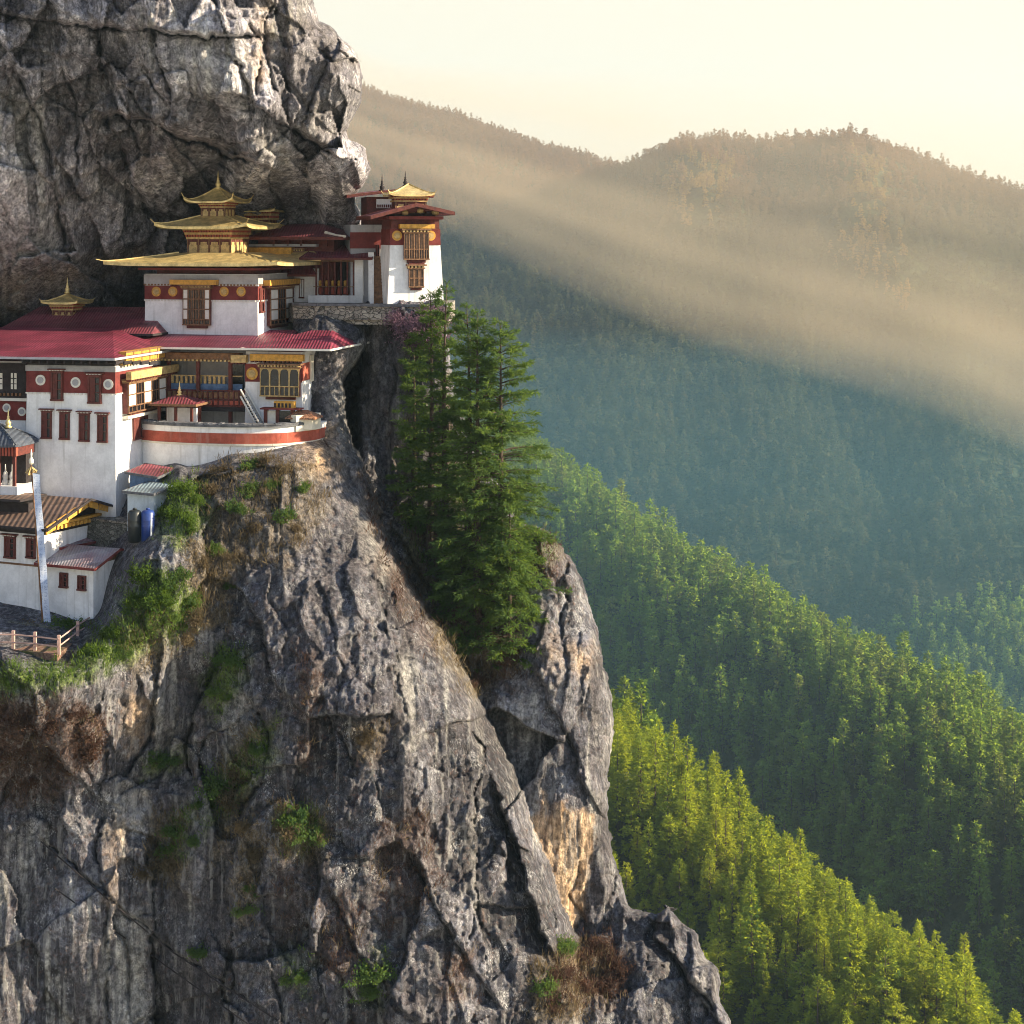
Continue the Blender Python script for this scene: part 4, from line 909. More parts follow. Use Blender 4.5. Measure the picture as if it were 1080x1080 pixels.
class Bd:
    """a building: local x runs right along the front (0 at the front right corner), y runs back, z up"""
    def __init__(s, name, px, py, Y, yaw, label, cat='building', bat=0.0, group=None):
        s.o = P(px, py, Y); s.a = math.radians(yaw); s.bat = bat
        s.ex = Vector((math.cos(s.a), math.sin(s.a), 0)); s.ey = Vector((-math.sin(s.a), math.cos(s.a), 0))
        s.root = empty(name, s.o, label, cat, group); s.w = 1.0; s.d = 1.0
    def L(s, x, y, z): return s.o+s.ex*x+s.ey*y+Vector((0, 0, z))
    def _ray(s, px, py, n, c):
        d = P(px, py, 1.0); t = (c-0)/(d.dot(n)); return d*t-s.o
    def F(s, px, py, y=0.0):
        r = s._ray(px, py, s.ey, s.o.dot(s.ey)+y); return r.dot(s.ex), r.z
    def R(s, px, py, x=0.0):
        r = s._ray(px, py, s.ex, s.o.dot(s.ex)+x); return r.dot(s.ey), r.z
    def C(s, side, a, o, z):
        """point on a face: along a, outward o, height z, following the wall's lean"""
        b = -s.bat*z
        if side == 'F': return s.L(a, -(o+b), z)
        if side == 'R': return s.L(o+b, a, z)
        if side == 'L': return s.L(-s.w-(o+b), a, z)
        return s.L(a, s.d+o+b, z)
    def fb(s, mb, side, a0, a1, o0, o1, z0, z1):
        c = lambda a, o, z: s.C(side, a, o, z)
        return mb.hexa([c(a0, o1, z0), c(a1, o1, z0), c(a1, o0, z0), c(a0, o0, z0), c(a0, o1, z1), c(a1, o1, z1), c(a1, o0, z1), c(a0, o0, z1)])
    def bx(s, mb, x0, x1, y0, y1, z0, z1, t=0.0):
        L = s.L
        return mb.hexa([L(x0, y0, z0), L(x1, y0, z0), L(x1, y1, z0), L(x0, y1, z0), L(x0+t, y0+t, z1), L(x1-t, y0+t, z1), L(x1-t, y1-t, z1), L(x0+t, y1-t, z1)])
    def walls(s, w, d, z0, z1, m, name='wall'):
        s.w, s.d = w, d; b0, b1 = s.bat*z0, s.bat*z1; L = s.L; mb = MB()
        mb.hexa([L(-w+b0, b0, z0), L(-b0, b0, z0), L(-b0, d-b0, z0), L(-w+b0, d-b0, z0), L(-w+b1, b1, z1), L(-b1, b1, z1), L(-b1, d-b1, z1), L(-w+b1, d-b1, z1)])
        return mb.build(name, m, s.root)
    def band(s, z0, z1, m, o=0.04, name='band', sides='FRL', dent=None):
        mb = MB(); b = s.bat*(z0+z1)/2
        for sd in sides:
            if sd == 'F': s.fb(mb, 'F', -s.w+b-o, -b+o, -0.02, o, z0, z1)
            else: s.fb(mb, sd, b+0.003, s.d-b, -0.02, o, z0, z1)
        q = mb.build(name, m, s.root)
        if dent:
            md = MB()
            for sd in sides:
                a0, a1 = (-s.w+b, -b) if sd == 'F' else (b, s.d-b)
                s.dent(md, sd, a0, a1, o, o+0.07, z0-dent[1], z0-0.01, dent[0])
            md.build('dentils', dent[2], q)
        return q
    def dent(s, mb, sd, a0, a1, o0, o1, z0, z1, step, fill=0.5):
        n = max(1, int((a1-a0)/step)); st = (a1-a0)/n
        for i in range(n): s.fb(mb, sd, a0+st*i, a0+st*(i+fill), o0, o1, z0, z1)
    def rect(s, side, x0, y0, x1, y1):
        f = s.F if side == 'F' else (s.R if side == 'R' else (lambda px, py: s.R(px, py, -s.w)))
        xm, ym = (x0+x1)/2, (y0+y1)/2
        a0, a1 = sorted((f(x0, ym)[0], f(x1, ym)[0])); z1, z0 = f(xm, y0)[1], f(xm, y1)[1]
        return a0, a1, z0, z1
    def beam(s, side, r, o0, o1, m, name='beam', dent=None):
        mb = MB(); a0, a1, z0, z1 = r; s.fb(mb, side, a0, a1, o0, o1, z0, z1); q = mb.build(name, m, s.root)
        if dent:
            md = MB(); s.dent(md, side, a0+0.05, a1-0.05, o0, o1-0.06, z0-dent[1], z0-0.005, dent[0]); md.build('dentils', dent[2], q)
        return q
    def medal(s, px, py, rpx, m, side='F'):
        a0, a1, z0, z1 = s.rect(side, px-rpx, py-rpx, px+rpx, py+rpx); a, z = (a0+a1)/2, (z0+z1)/2; r = (z1-z0)/2
        for nm, rr, o1, mm, par in (('medallion', r, 0.09, m, s.root), ('medallion_ring', r*0.62, 0.125, M_goldp if m is M_yellow else M_grey, None)):
            mb = MB(); n = 20
            ring = [(a+rr*math.cos(2*math.pi*k/n), z+rr*math.sin(2*math.pi*k/n)) for k in range(n)]
            vs = [s.C(side, x, 0.03, y) for x, y in ring]+[s.C(side, x, o1, y) for x, y in ring]
            mb.add(vs, [tuple(range(n, 2*n))]+[(k, (k+1) % n, n+(k+1) % n, n+k) for k in range(n)])
            q = mb.build(nm, mm, par or q0)
            q0 = q
    def window(s, side, x0, y0, x1, y1, m=None, o=0.06, cols=2, lintel=True, split=None):
        """tall shuttered window: jambs, dark pane, wide lintel with cream blocks"""
        m = m or M_wood; a0, a1, z0, z1 = s.rect(side, x0, y0, x1, y1); w = a1-a0; h = z1-z0; j = 0.14*w
        mb = MB()
        s.fb(mb, side, a0, a0+j, 0.0, o+0.08, z0, z1); s.fb(mb, side, a1-j, a1, 0.0, o+0.08, z0, z1)
        s.fb(mb, side, a0-0.02, a1+0.02, 0.0, o+0.13, z0-0.12, z0); s.fb(mb, side, a0+j, a1-j, 0.0, o+0.075, z1-j, z1)
        for k in range(1, cols): 
            c = a0+w*k/cols; s.fb(mb, side, c-0.04, c+0.04, 0.0, o+0.06, z0, z1-j)
        for k in (0.36, 0.68): s.fb(mb, side, a0+j, a1-j, 0.0, o+0.045, z0+h*k-0.03, z0+h*k+0.03)
        q = mb.build('window', m, s.root)
        mp = MB(); s.fb(mp, side, a0+j, a1-j, -0.02, o-0.01, z0, z1-j); mp.build('pane', M_pane, q)
        ms = MB(); s.fb(ms, side, a0+j, a0+w*0.48, 0.0, o+0.035, z0+0.02, z1-j-0.02); ms.build('shutter', m, q)
        if lintel:
            ml = MB(); s.fb(ml, side, a0-0.22*w, a1+0.22*w, 0.0, o+0.22, z1+0.12, z1+0.20); s.fb(ml, side, a0-0.1*w, a1+0.1*w, 0.0, o+0.12, z1+0.004, z1+0.05)
            ql = ml.build('lintel', m, q)
            md = MB(); s.dent(md, side, a0-0.08*w, a1+0.08*w, 0.0, o+0.17, z1+0.054, z1+0.116, 0.19); md.build('lintel_blocks', M_panel, ql)
        return q
    def bay(s, side, x0, y0, x1, y1, o=0.35, pat='wdwdw', rows=2, low=0.22, m=None, arch=False, panel=None, top=None):
        """projecting timber bay: posts and rails over dark panes, white panels, a low row of small arches, stepped brackets below"""
        m = m or M_brown; a0, a1, z0, z1 = s.rect(side, x0, y0, x1, y1); w = a1-a0; h = z1-z0
        n = len(pat); cw = w/n; zl = z0+h*low; p = 0.05
        bk = MB(); s.fb(bk, side, a0, a1, 0.0, o-0.06, z0, z1); s.fb(bk, side, a0+0.12*w, a1-0.12*w, 0.0, o*0.55, z0-0.22, z0-0.004)
        q = bk.build('bay_window', M_wood if m is not M_wood else M_dark, s.root)
        fr = MB(); pn = MB(); wh = MB()
        for i in range(n+1):
            c = a0+cw*i; s.fb(fr, side, max(a0, c-p), min(a1, c+p), o-0.055, o+0.05, z0, z1)
        hr = (z1-zl)/rows
        for k in range(rows+1): s.fb(fr, side, a0, a1, o-0.05, o+0.035, zl+hr*k-0.04-(0.04 if k == rows else 0), zl+hr*k+0.04-(0.04 if k == rows else 0))
        s.fb(fr, side, a0-0.03, a1+0.03, o-0.05, o+0.07, z0, z0+0.09)
        for i, ch in enumerate(pat):
            b0, b1 = a0+cw*i+p, a0+cw*(i+1)-p
            for k in range(rows):
                y0_, y1_ = zl+hr*k+0.05, zl+hr*(k+1)-0.05
                if ch == 'w': s.fb(wh, side, b0, b1, o-0.058, o+0.008, y0_, y1_)
                else:
                    s.fb(pn, side, b0, b1, o-0.058, o-0.02, y0_, y1_)
                    if not arch and ch == 'd':
                        for j in (1, 2): s.fb(fr, side, b0+(b1-b0)*j/3-0.022, b0+(b1-b0)*j/3+0.022, o-0.05, o+0.015, y0_, y1_)
                    if arch:   # trefoil heads
                        c = (b0+b1)/2; r = (b1-b0)/2
                        for t_ in range(5):
                            f = t_/5; ww = r*(1-math.sqrt(max(0, 1-f*f)))
                            zz = y1_-r*1.1+r*1.1*f
                            s.fb(fr, side, b0, b0+ww+0.02, o-0.05, o+0.02, zz, zz+r*0.222); s.fb(fr, side, b1-ww-0.02, b1, o-0.05, o+0.02, zz, zz+r*0.222)
            if low > 0.05:
                s.fb(pn, side, b0+0.04, b1-0.04, o-0.058, o-0.015, z0+0.12, zl-0.08)
                s.fb(fr, side, (b0+b1)/2-0.03, (b0+b1)/2+0.03, o-0.05, o+0.02, z0+0.1, zl-0.04)
        fr.build('frame', m, q); pn.build('pane', M_pane, q)
        if wh.v: wh.build('panel', panel or M_panel, q)
        cr = MB()
        s.fb(cr, side, a0-0.10, a1+0.10, 0.0, o+0.13, z1+0.004, z1+0.10); s.fb(cr, side, a0-0.2, a1+0.2, 0.0, o+0.26, z1+0.22, z1+0.33)
        qc = cr.build('cornice', top or m, q)
        dn = MB(); s.dent(dn, side, a0-0.12, a1+0.12, 0.0, o+0.2, z1+0.104, z1+0.216, min(0.24, w/4)); dn.build('cornice_blocks', M_goldp, qc)
        return q
    def slab_roof(s, quads, th, m, edge=None, name='roof', fas=0.14, open_edges=None):
        """sheet roof: list of top faces (local points), thickened downward; outer edges get a fascia board"""
        mb = MB(); ed = {}
        for fc in quads:
            n = len(fc); vs = [s.L(*p) for p in fc]+[s.L(p[0], p[1], p[2]-th) for p in fc]
            mb.add(vs, [tuple(range(n)), tuple(range(2*n-1, n-1, -1))])
            for i in range(n):
                k = tuple(sorted((tuple(round(c, 3) for c in fc[i]), tuple(round(c, 3) for c in fc[(i+1) % n]))))
                ed.setdefault(k, []).append((fc[i], fc[(i+1) % n]))
        outer = [v[0] for v in ed.values() if len(v) == 1]
        for p, q in outer: mb.add([s.L(*p), s.L(*q), s.L(q[0], q[1], q[2]-th), s.L(p[0], p[1], p[2]-th)], [(3, 2, 1, 0)])
        r = mb.build(name, m, s.root)
        if edge:
            me_ = MB(); ctr = sum((Vector(p) for p, q in outer), Vector())/len(outer)
            for p, q in outer:
                p, q = Vector(p), Vector(q); d = (q-p).normalized(); nrm = d.cross(Vector((0, 0, 1))).normalized()
                if nrm.dot((p+q)/2-ctr) < 0: nrm = -nrm
                g = [(p, 0.004, 0.02), (q, 0.004, 0.02), (q, 0.05, 0.02), (p, 0.05, 0.02)]
                lo = [s.L(*(pt+nrm*o_+Vector((0, 0, -fas)))) for pt, o_, _ in g]; hi = [s.L(*(pt+nrm*o_+Vector((0, 0, 0.025)))) for pt, o_, _ in g]
                me_.hexa(lo+hi)
            me_.build('eave_board', edge, r)
        return r
    def hip(s, x0, x1, y0, y1, ze, rx0, rx1, ry0, ry1, zr, th=0.12, m=None, edge=None, name='roof', fas=0.14):
        E = [(x0, y0, ze), (x1, y0, ze), (x1, y1, ze), (x0, y1, ze)]; T = [(rx0, ry0, zr), (rx1, ry0, zr), (rx1, ry1, zr), (rx0, ry1, zr)]
        qs = [[E[i], E[(i+1) % 4], T[(i+1) % 4], T[i]] for i in range(4)]
        if abs(ry1-ry0) < 1e-4 or abs(rx1-rx0) < 1e-4:
            qs = [[p for k, p in enumerate(q) if p not in q[:k]] for q in qs]; qs = [q for q in qs if len(q) > 2]
        else: qs.append(T)
        return s.slab_roof(qs, th, m, edge, name, fas)
    def pagoda(s, x, y, hw, hd, ze, zr, lift=0.3, th=0.16, m=None, top=0.0, pw=1.35, name='roof', parent=None):
        """gilded roof, hollow curved slopes and upturned corners"""
        m = m or M_gold; N = 18; us = np.linspace(-1, 1, N+1); V = []; 
        for lvl in (0, 1):
            for v in us:
                for u in us:
                    q = max(abs(u), abs(v)); c = min(abs(u), abs(v))
                    z = ze+(zr-ze)*(max(0.0, (1-q)/(1-top)) if q > top else 1.0)**pw+lift*(c**5)*(q**3)
                    V.append(s.L(x+u*hw, y+v*hd, z-(th if lvl else 0)))
        n1 = N+1; F = []; B = n1*n1
        for j in range(N):
            for i in range(N):
                a = j*n1+i; F.append((a, a+1, a+n1+1, a+n1)); F.append((B+a, B+a+n1, B+a+n1+1, B+a+1))
        for i in range(N):
            for a, b in ((i, i+1), (N*n1+i+1, N*n1+i), ((i+1)*n1, i*n1), (i*n1+N, (i+1)*n1+N)): F.append((a, B+a, B+b, b))
        mb = MB(); mb.add(V, F); r = mb.build(name, m, parent or s.root)
        rb = MB()     # ridge ribs and corner hooks
        for su in (-1, 1):
            for sv in (-1, 1):
                pts = []
                for k in np.linspace(max(top, 0.02), 1.0, 8):
                    z = ze+(zr-ze)*(max(0.0, (1-k)/(1-top)))**pw+lift*k**8+0.03; pts.append(s.L(x+su*hw*k, y+sv*hd*k, z))
                e = s.L(x+su*hw*1.06, y+sv*hd*1.06, ze+lift*1.9+0.05); rb.tube(pts+[e], 0.055, 5, 0.03)
        rb.build('ridge', m, r); return r
    def finial(s, x, y, z, h, m=None, name='finial'):
        k = h; prof = [(0.16*k, 0), (0.2*k, 0.06*k), (0.10*k, 0.12*k), (0.14*k, 0.2*k), (0.15*k, 0.28*k), (0.07*k, 0.36*k), (0.10*k, 0.42*k), (0.05*k, 0.5*k), (0.07*k, 0.56*k), (0.035*k, 0.64*k), (0.03*k, 0.8*k), (0.008*k, k)]
        mb = MB(); mb.lathe(s.L(x, y, z), prof, 10); return mb.build(name, m or M_gold, s.root, True)
    def lantern(s, x, y, hw, hd, z0, z1, n=3, arch=True):
        """small storey below a gilded roof: dark core, carved posts, gold panels, stepped cornice"""
        mb = MB(); s.bx(mb, x-hw, x+hw, y-hd, y+hd, z0, z1); q = mb.build('lantern', M_wood, s.root)
        fr = MB(); pn = MB(); h = z1-z0
        for sd in (0, 1):
            W = hw if sd == 0 else hd
            for i in range(n+1):
                c = -W+2*W*i/n
                a = (x+c-0.05, x+c+0.05, y-hd-0.05, y-hd-0.003) if sd == 0 else (x+hw+0.003, x+hw+0.05, y+c-0.05, y+c+0.05)
                s.bx(fr, *a, z0, z0+h*0.62)
            for i in range(n):
                c0, c1 = -W+2*W*i/n+0.09, -W+2*W*(i+1)/n-0.09
                a = (x+c0, x+c1, y-hd-0.03, y-hd-0.003) if sd == 0 else (x+hw+0.003, x+hw+0.03, y+c0, y+c1)
                s.bx(pn, *a, z0+0.05*h, z0+0.42*h)
                c0 += 0.08; c1 -= 0.08
                a = (x+c0, x+c1, y-hd-0.03, y-hd-0.003) if sd == 0 else (x+hw+0.003, x+hw+0.03, y+c0, y+c1)
                s.bx(pn, *a, z0+0.42*h+0.001, z0+0.52*h)
        fr.build('post', M_brown, q); pn.build('panel', M_goldp, q)
        co = MB(); 
        for k, (e, a, b) in enumerate(((0.10, 0.62, 0.70), (0.2, 0.78, 0.86), (0.34, 0.93, 1.0))): s.bx(co, x-hw-e, x+hw+e, y-hd-e, y+hd+e, z0+h*a, z0+h*b)
        co.build('cornice', M_goldp, q)
        dn = MB()
        for (e, a, b) in ((0.15, 0.70, 0.78), (0.27, 0.86, 0.93)):
            st = 0.22
            for i in range(int(2*(hw+e)/st)): s.bx(dn, x-hw-e+st*i, x-hw-e+st*(i+0.55), y-hd-e, y-hd-0.01, z0+h*a+0.001, z0+h*b-0.001)
            for i in range(int(2*(hd+e)/st)): s.bx(dn, x+hw+0.01, x+hw+e, y-hd-e+st*i, y-hd-e+st*(i+0.55), z0+h*a+0.001, z0+h*b-0.001)
        dn.build('cornice_blocks', M_redwash, q)
        return q
# ------------------------------------------------------------------ monastery: the houses, left to right and front to back
def zs(py, Y): return (HY-py)/FP*Y

# --- tall white building at the left
b = Bd('white_building', 122.5, 548, 124.5, -12, 'tall whitewashed building with four tall maroon windows in a row under a maroon tin roof', bat=0.018)
wl = -b.F(25, 540)[0]; dp = 8.0; Ztop = b.F(75, 378)[1]
b.walls(wl, dp, -3.0, Ztop, M_white)
z0, z1 = b.F(75, 414.5)[1], b.F(75, 392)[1]
b.band(z0, z1, M_band, 0.04, dent=(0.3, 0.1, M_panel)); b.band(z1+0.004, b.F(75, 386)[1], M_grey, 0.10, 'cornice')
b.band(b.F(75, 385.6)[1], b.F(75, 379)[1], M_dark, 0.02, 'upper_band')
for px, py in ((42, 401), (79, 403.5), (113.5, 405.5)): b.medal(px, py, 5.6, M_panel)
for r in ((53.5, 392, 66, 421), (92.5, 396, 106.5, 424)): b.window('F', *r, o=0.12)
for r in ((43.5, 434, 54, 461), (62.5, 435, 73, 462), (83, 436.5, 94, 464), (102.5, 438, 113, 465)): b.window('F', *r)
# right side: ochre panels, long beam, bay window, small window
b.beam('R', b.rect('R', 128, 368, 170, 381), 0.0, 0.5, M_yellow, 'painted_panel', (0.5, 0.12, M_goldp))
mm = MB(); a0, a1, q0, q1 = b.rect('R', 128, 368, 170, 381)
for k in range(6): c = a0+(a1-a0)*k/5; b.fb(mm, 'R', max(a0, c-0.05), min(a1, c+0.05), 0.502, 0.53, q0, q1)
b.fb(mm, 'R', a0, a1, 0.502, 0.545, q0-0.001, q0+0.08); b.fb(mm, 'R', a0, a1, 0.502, 0.545, q1-0.08, q1); mm.build('panel_frame', M_brown, b.root)
b.bay('R', 131, 401, 171, 432, 0.45, 'wdwdw', 2, 0.24, M_brown)
b.beam('R', b.rect('R', 129, 388, 180, 396), 0.45, 0.85, M_goldp, 'beam', (0.28, 0.14, M_wood))
b.beam('R', b.rect('R', 131, 434.5, 171, 437.5), 0.0, 0.42, M_cream, 'ledge')
b.window('R', 141, 437, 156, 461)
rx1 = 0.45; ze = b.F(75, 377.5, -1.3)[1]
b.hip(-30, rx1, -1.3, 11.0, ze, -26, -4.6, 9.6, 9.6, ze+1.45, 0.14, M_tin, M_grey)
rf = MB()
for i in range(16): b.bx(rf, -wl+0.4+i*0.62, -wl+0.52+i*0.62, -1.1, 0.2, ze-0.42, ze-0.2)
rf.build('rafters', M_dark, b.root)

# --- dark timber building at the far left edge
b = Bd('timber_building', 27, 545, 127.5, -12, 'dark timber building with small white windows at the left edge', bat=0.0)
b.walls(9.0, 6, -2.5, b.F(10, 381)[1], M_white)
b.band(b.F(10, 419)[1], b.F(10, 383)[1], M_dark, 0.30, 'timber_storey', 'F'); b.band(b.F(10, 443)[1], b.F(10, 423)[1], M_band, 0.05, 'band', 'F'); b.band(b.F(10, 422.4)[1], b.F(10, 419.3)[1], M_panel, 0.34, 'ledge', 'F')
for px, py in ((7.5, 430), (23.5, 434)): b.medal(px, py, 4.6, M_panel)
for x0, x1 in ((-12, -5), (-1, 5), (14, 20)):
    r = b.rect('F', x0, 393, x1, 410); mb = MB(); b.fb(mb, 'F', *r[:2], 0.30, 0.36, *r[2:]); q = mb.build('window', M_panel, b.root)
    mb = MB(); c = (r[0]+r[1])/2; b.fb(mb, 'F', c-0.04, c+0.04, 0.362, 0.38, *r[2:])
    for k in (0.33, 0.66): z = r[2]+(r[3]-r[2])*k; b.fb(mb, 'F', r[0], r[1], 0.362, 0.376, z-0.03, z+0.03)
    mb.build('glazing_bar', M_dark, q)
mb = MB(); b.dent(mb, 'F', -9, 0, 0.3, 0.42, b.F(10, 417)[1], b.F(10, 414)[1], 0.3); mb.build('dentils', M_brown, b.root)

# --- small shrine with the domed roof in front of it
b = Bd('shrine', 17, 517, 122.8, -12, 'small open shrine with blue grey domed roof and gold tip at the left edge', 'shrine')
mb = MB(); b.bx(mb, -4.2, 0.2, -0.2, 2.6, -2.2, 0.25); mb.build('base', M_white, b.root)
mb = MB(); b.bx(mb, -3.9, -0.1, 1.6, 2.4, 0.254, 3.3); mb.build('back_wall', M_dark, b.root)
for x in (-0.15, -1.3, -2.5, -3.8):
    mb = MB(); b.bx(mb, x-0.1, x+0.1, -0.05, 0.15, 0.254, 2.3); mb.build('post', M_wood, b.root)
mb = MB()
for i in range(18): b.bx(mb, -4.0+i*0.235, -3.88+i*0.235, -0.2, 0.02, 2.304, 3.0)
mb.build('cornice_blocks', M_redwash, b.root); mb = MB(); b.bx(mb, -4.1, 0.1, -0.1, 2.5, 2.3, 3.05); mb.build('cornice', M_wood, b.root)
mb = MB()
for x in (-0.6, -1.1, -1.9, -3.1): mb.lathe(b.L(x, 0.6, 0.254), [(0.22, 0), (0.22, 0.25), (0.16, 0.4), (0.2, 0.6), (0.13, 0.85), (0.05, 0.95), (0.03, 1.4)], 10)
mb.build('offerings', M_panel, b.root)
b.pagoda(-2.0, 1.2, 2.2, 1.7, 3.05, 4.35, 0.05, 0.14, M_shrine, 0.0, 0.75); b.finial(-1.2, 1.2, 4.05, 1.35)

# --- rear hall with the small gilded lantern
b = Bd('rear_hall', 152, 372, 135.5, -12, 'rear hall with dark maroon roof carrying a small gilded lantern under the cliff', bat=0.0)
b.walls(10.5, 7, -2, b.F(100, 353)[1], M_dark)
ze = b.F(80, 351.5, -1.2)[1]
b.hip(-11.6, 1.2, -1.3, 8, ze, -10.6, -0.5, 4.6, 4.6, ze+1.75, 0.13, M_tin2, M_dark)
lx = b.F(71, 335, 3.4)[0]; lz = b.F(71, 334, 3.4)[1]
b.lantern(lx, 3.4, 0.8, 0.8, lz-0.5, lz+1.15, 3); b.pagoda(lx, 3.4, 1.5, 1.45, lz+1.15, lz+1.75, 0.12); b.finial(lx, 3.4, lz+1.8, 1.3)

# --- middle building with balcony and arched bay
b = Bd('balcony_building', 319, 462, 130.0, -12, 'middle building with carved balcony, arched bay window and two maroon roofs', bat=0.012)
xl = b.F(258, 440)[0]; xm = b.F(176, 440)[0]
Zt = b.F(290, 371)[1]
b.walls(-xl, 8.0, -4.5, Zt, M_white)
wmain = b.w
mb = MB(); b.bx(mb, xm-1.0, xl-0.003, 2.3, 8.0, -1.0, Zt); mb.build('recessed_wall', M_grey, b.root)
zd = b.F(215, 429)[1]                                    # balcony deck
mb = MB(); b.bx(mb, xm-0.8, xl-0.01, -0.05, 2.29, zd-0.3, zd); mb.build('balcony_deck', M_dark, b.root)
mb = MB(); b.bx(mb, xm-1.0, xl-0.006, 2.2, 2.297, -1.0, zd-0.3); mb.build('lower_wall', M_white, b.root)
bal = MB(); zb = b.F(215, 411)[1]
b.bx(bal, xm-0.8, xl-0.02, -0.08, 0.04, zb-0.09, zb); b.bx(bal, xm-0.8, xl-0.02, -0.06, 0.02, zd+0.02, zd+0.14); b.bx(bal, xm-0.8, xl-0.02, -0.05, 0.0, zd+0.5, zd+0.58)
L_ = xl-0.02-(xm-0.8); n = 17
for i in range(n+1): x = xm-0.8+L_*i/n; b.bx(bal, x-0.045, x+0.045, -0.07, 0.03, zd+0.01, zb)
qb = bal.build('balustrade', M_wood, b.root)
pn = MB(); p2 = MB()
for i in range(n):
    x = xm-0.8+L_*(i+0.5)/n; b.bx(pn, x-0.13, x+0.13, -0.035, -0.005, zd+0.62, zb-0.14); b.bx(p2, x-0.14, x+0.14, -0.03, 0.0, zd+0.16, zd+0.47)
pn.build('upper_panels', M_brown, qb); p2.build('lower_panels', M_redwash, qb)
za, zc_ = b.F(215, 409.5, 0.6)[1], b.F(215, 396, 0.6)[1]
mb = MB(); b.bx(mb, xm-0.8, xl-0.4, 0.55, 0.7, za-0.2, za+0.35); mb.build('blue_frieze', M_blue, b.root)
mb = MB()
for i in range(14): x = xm-0.6+i*0.36; b.bx(mb, x, x+0.17, 0.5, 0.66, za+0.354, zc_-0.06)
b.bx(mb, xm-0.8, xl-0.4, 0.48, 0.72, zc_-0.055, zc_+0.03); mb.build('yellow_balusters', M_goldp, b.root)
for px in (178, 209, 243):
    x = b.F(px, 420, 0.3)[0]; mb = MB(); b.bx(mb, x-0.12, x+0.12, 0.2, 0.44, -0.8, Zt-0.45); b.bx(mb, x-0.3, x+0.3, 0.18, 0.46, Zt-0.75, Zt-0.5); mb.build('post', M_wood, b.root)
x0, x1 = b.F(245, 395, 2.2)[0], b.F(256.5, 395, 2.2)[0]; mb = MB(); b.bx(mb, x0, x1, 2.15, 2.296, zd, Zt-0.7); mb.build('doorway', M_pane, b.root)
mb = MB(); b.bx(mb, xm-0.8, xl-0.3, -0.1, 0.5, Zt-0.62, Zt-0.15); q = mb.build('veranda_beam', M_brown, b.root)
mb = MB(); b.dent(mb, 'F', xm-0.8, xl-0.3, -0.1, 0.2, Zt-0.76, Zt-0.625, 0.3); mb.build('dentils', M_goldp, q)
b.beam('F', b.rect('F', 246, 374, 262, 382), 0.05, 0.6, M_goldp, 'beam_end', (0.25, 0.12, M_wood))
b.beam('F', b.rect('F', 265, 373.5, 321, 380.5), 0.0, 0.42, M_yellow, 'beam', (0.28, 0.13, M_wood))
b.band(b.F(290, 403)[1], b.F(290, 384)[1], M_band, 0.035, 'band', 'F'); b.medal(266, 394, 6.5, M_yellow)
b.bay('F', 276, 388, 317, 418, 0.4, 'dddd', 1, 0.36, M_goldp, arch=True, top=M_brown)
zb0, zb1 = b.F(319, 402)[1], b.F(319, 383.5)[1]
mb = MB(); b.fb(mb, 'R', 0.15, 7.8, -0.02, 0.04, zb0, zb1); mb.build('band', M_redwash, b.root)
for y0_, y1_ in ((1.7, 2.3), (3.9, 4.4)): mb = MB(); b.fb(mb, 'R', y0_, y1_, 0.03, 0.16, zb0-0.15, zb1+0.5); mb.build('pilaster', M_cream, b.root)
b.beam('R', (6.2, 8.3, Zt-0.65, Zt-0.2), 0.0, 0.9, M_yellow, 'beam_end', (0.28, 0.14, M_wood))
ze = b.F(215, 367.0, -1.0)[1]; xa = b.F(150, 360, 3)[0]; xb = b.F(283, 368, -1.0)[0]
b.hip(xa-2, xb, -1.0, 9.0, ze, xa-1, xb-0.2, 6.5, 6.5, ze+0.95, 0.12, M_tin, M_panel, fas=0.12)
ze2 = b.F(290, 369.3, -1.4)[1]+0.1; xc = b.F(254, 369, -1.4)[0]; xd = b.F(331, 370, -1.4)[0]
b.hip(xc, xd+1.2, -1.4, 10.5, ze2, xc+3.2, xd-0.6, 4.6, 7.0, ze2+1.0, 0.12, M_tin, M_panel, fas=0.12)
# outside stair
mb = MB(); xs0, zs0 = b.F(258, 414, -0.15); xs1, zs1 = b.F(278, 450, -0.15)
for i in range(13):
    f = i/13; x = xs0+(xs1-xs0)*f; z = zs0+(zs1-zs0)*f-0.3; b.bx(mb, x, x+(xs1-xs0)/13+0.06, -0.95, -0.12, z-0.12, z-0.02)
q = mb.build('stair', M_dark, b.root)
mb = MB()
for yy in (-0.98, -0.1):
    for dz in (0.0, 0.55): mb.tube([b.L(xs0, yy, zs0+dz*0.9-0.2), b.L(xs1, yy, zs1+dz*0.9-0.2)], 0.075, 5)
mb.build('handrail', M_panel, q)

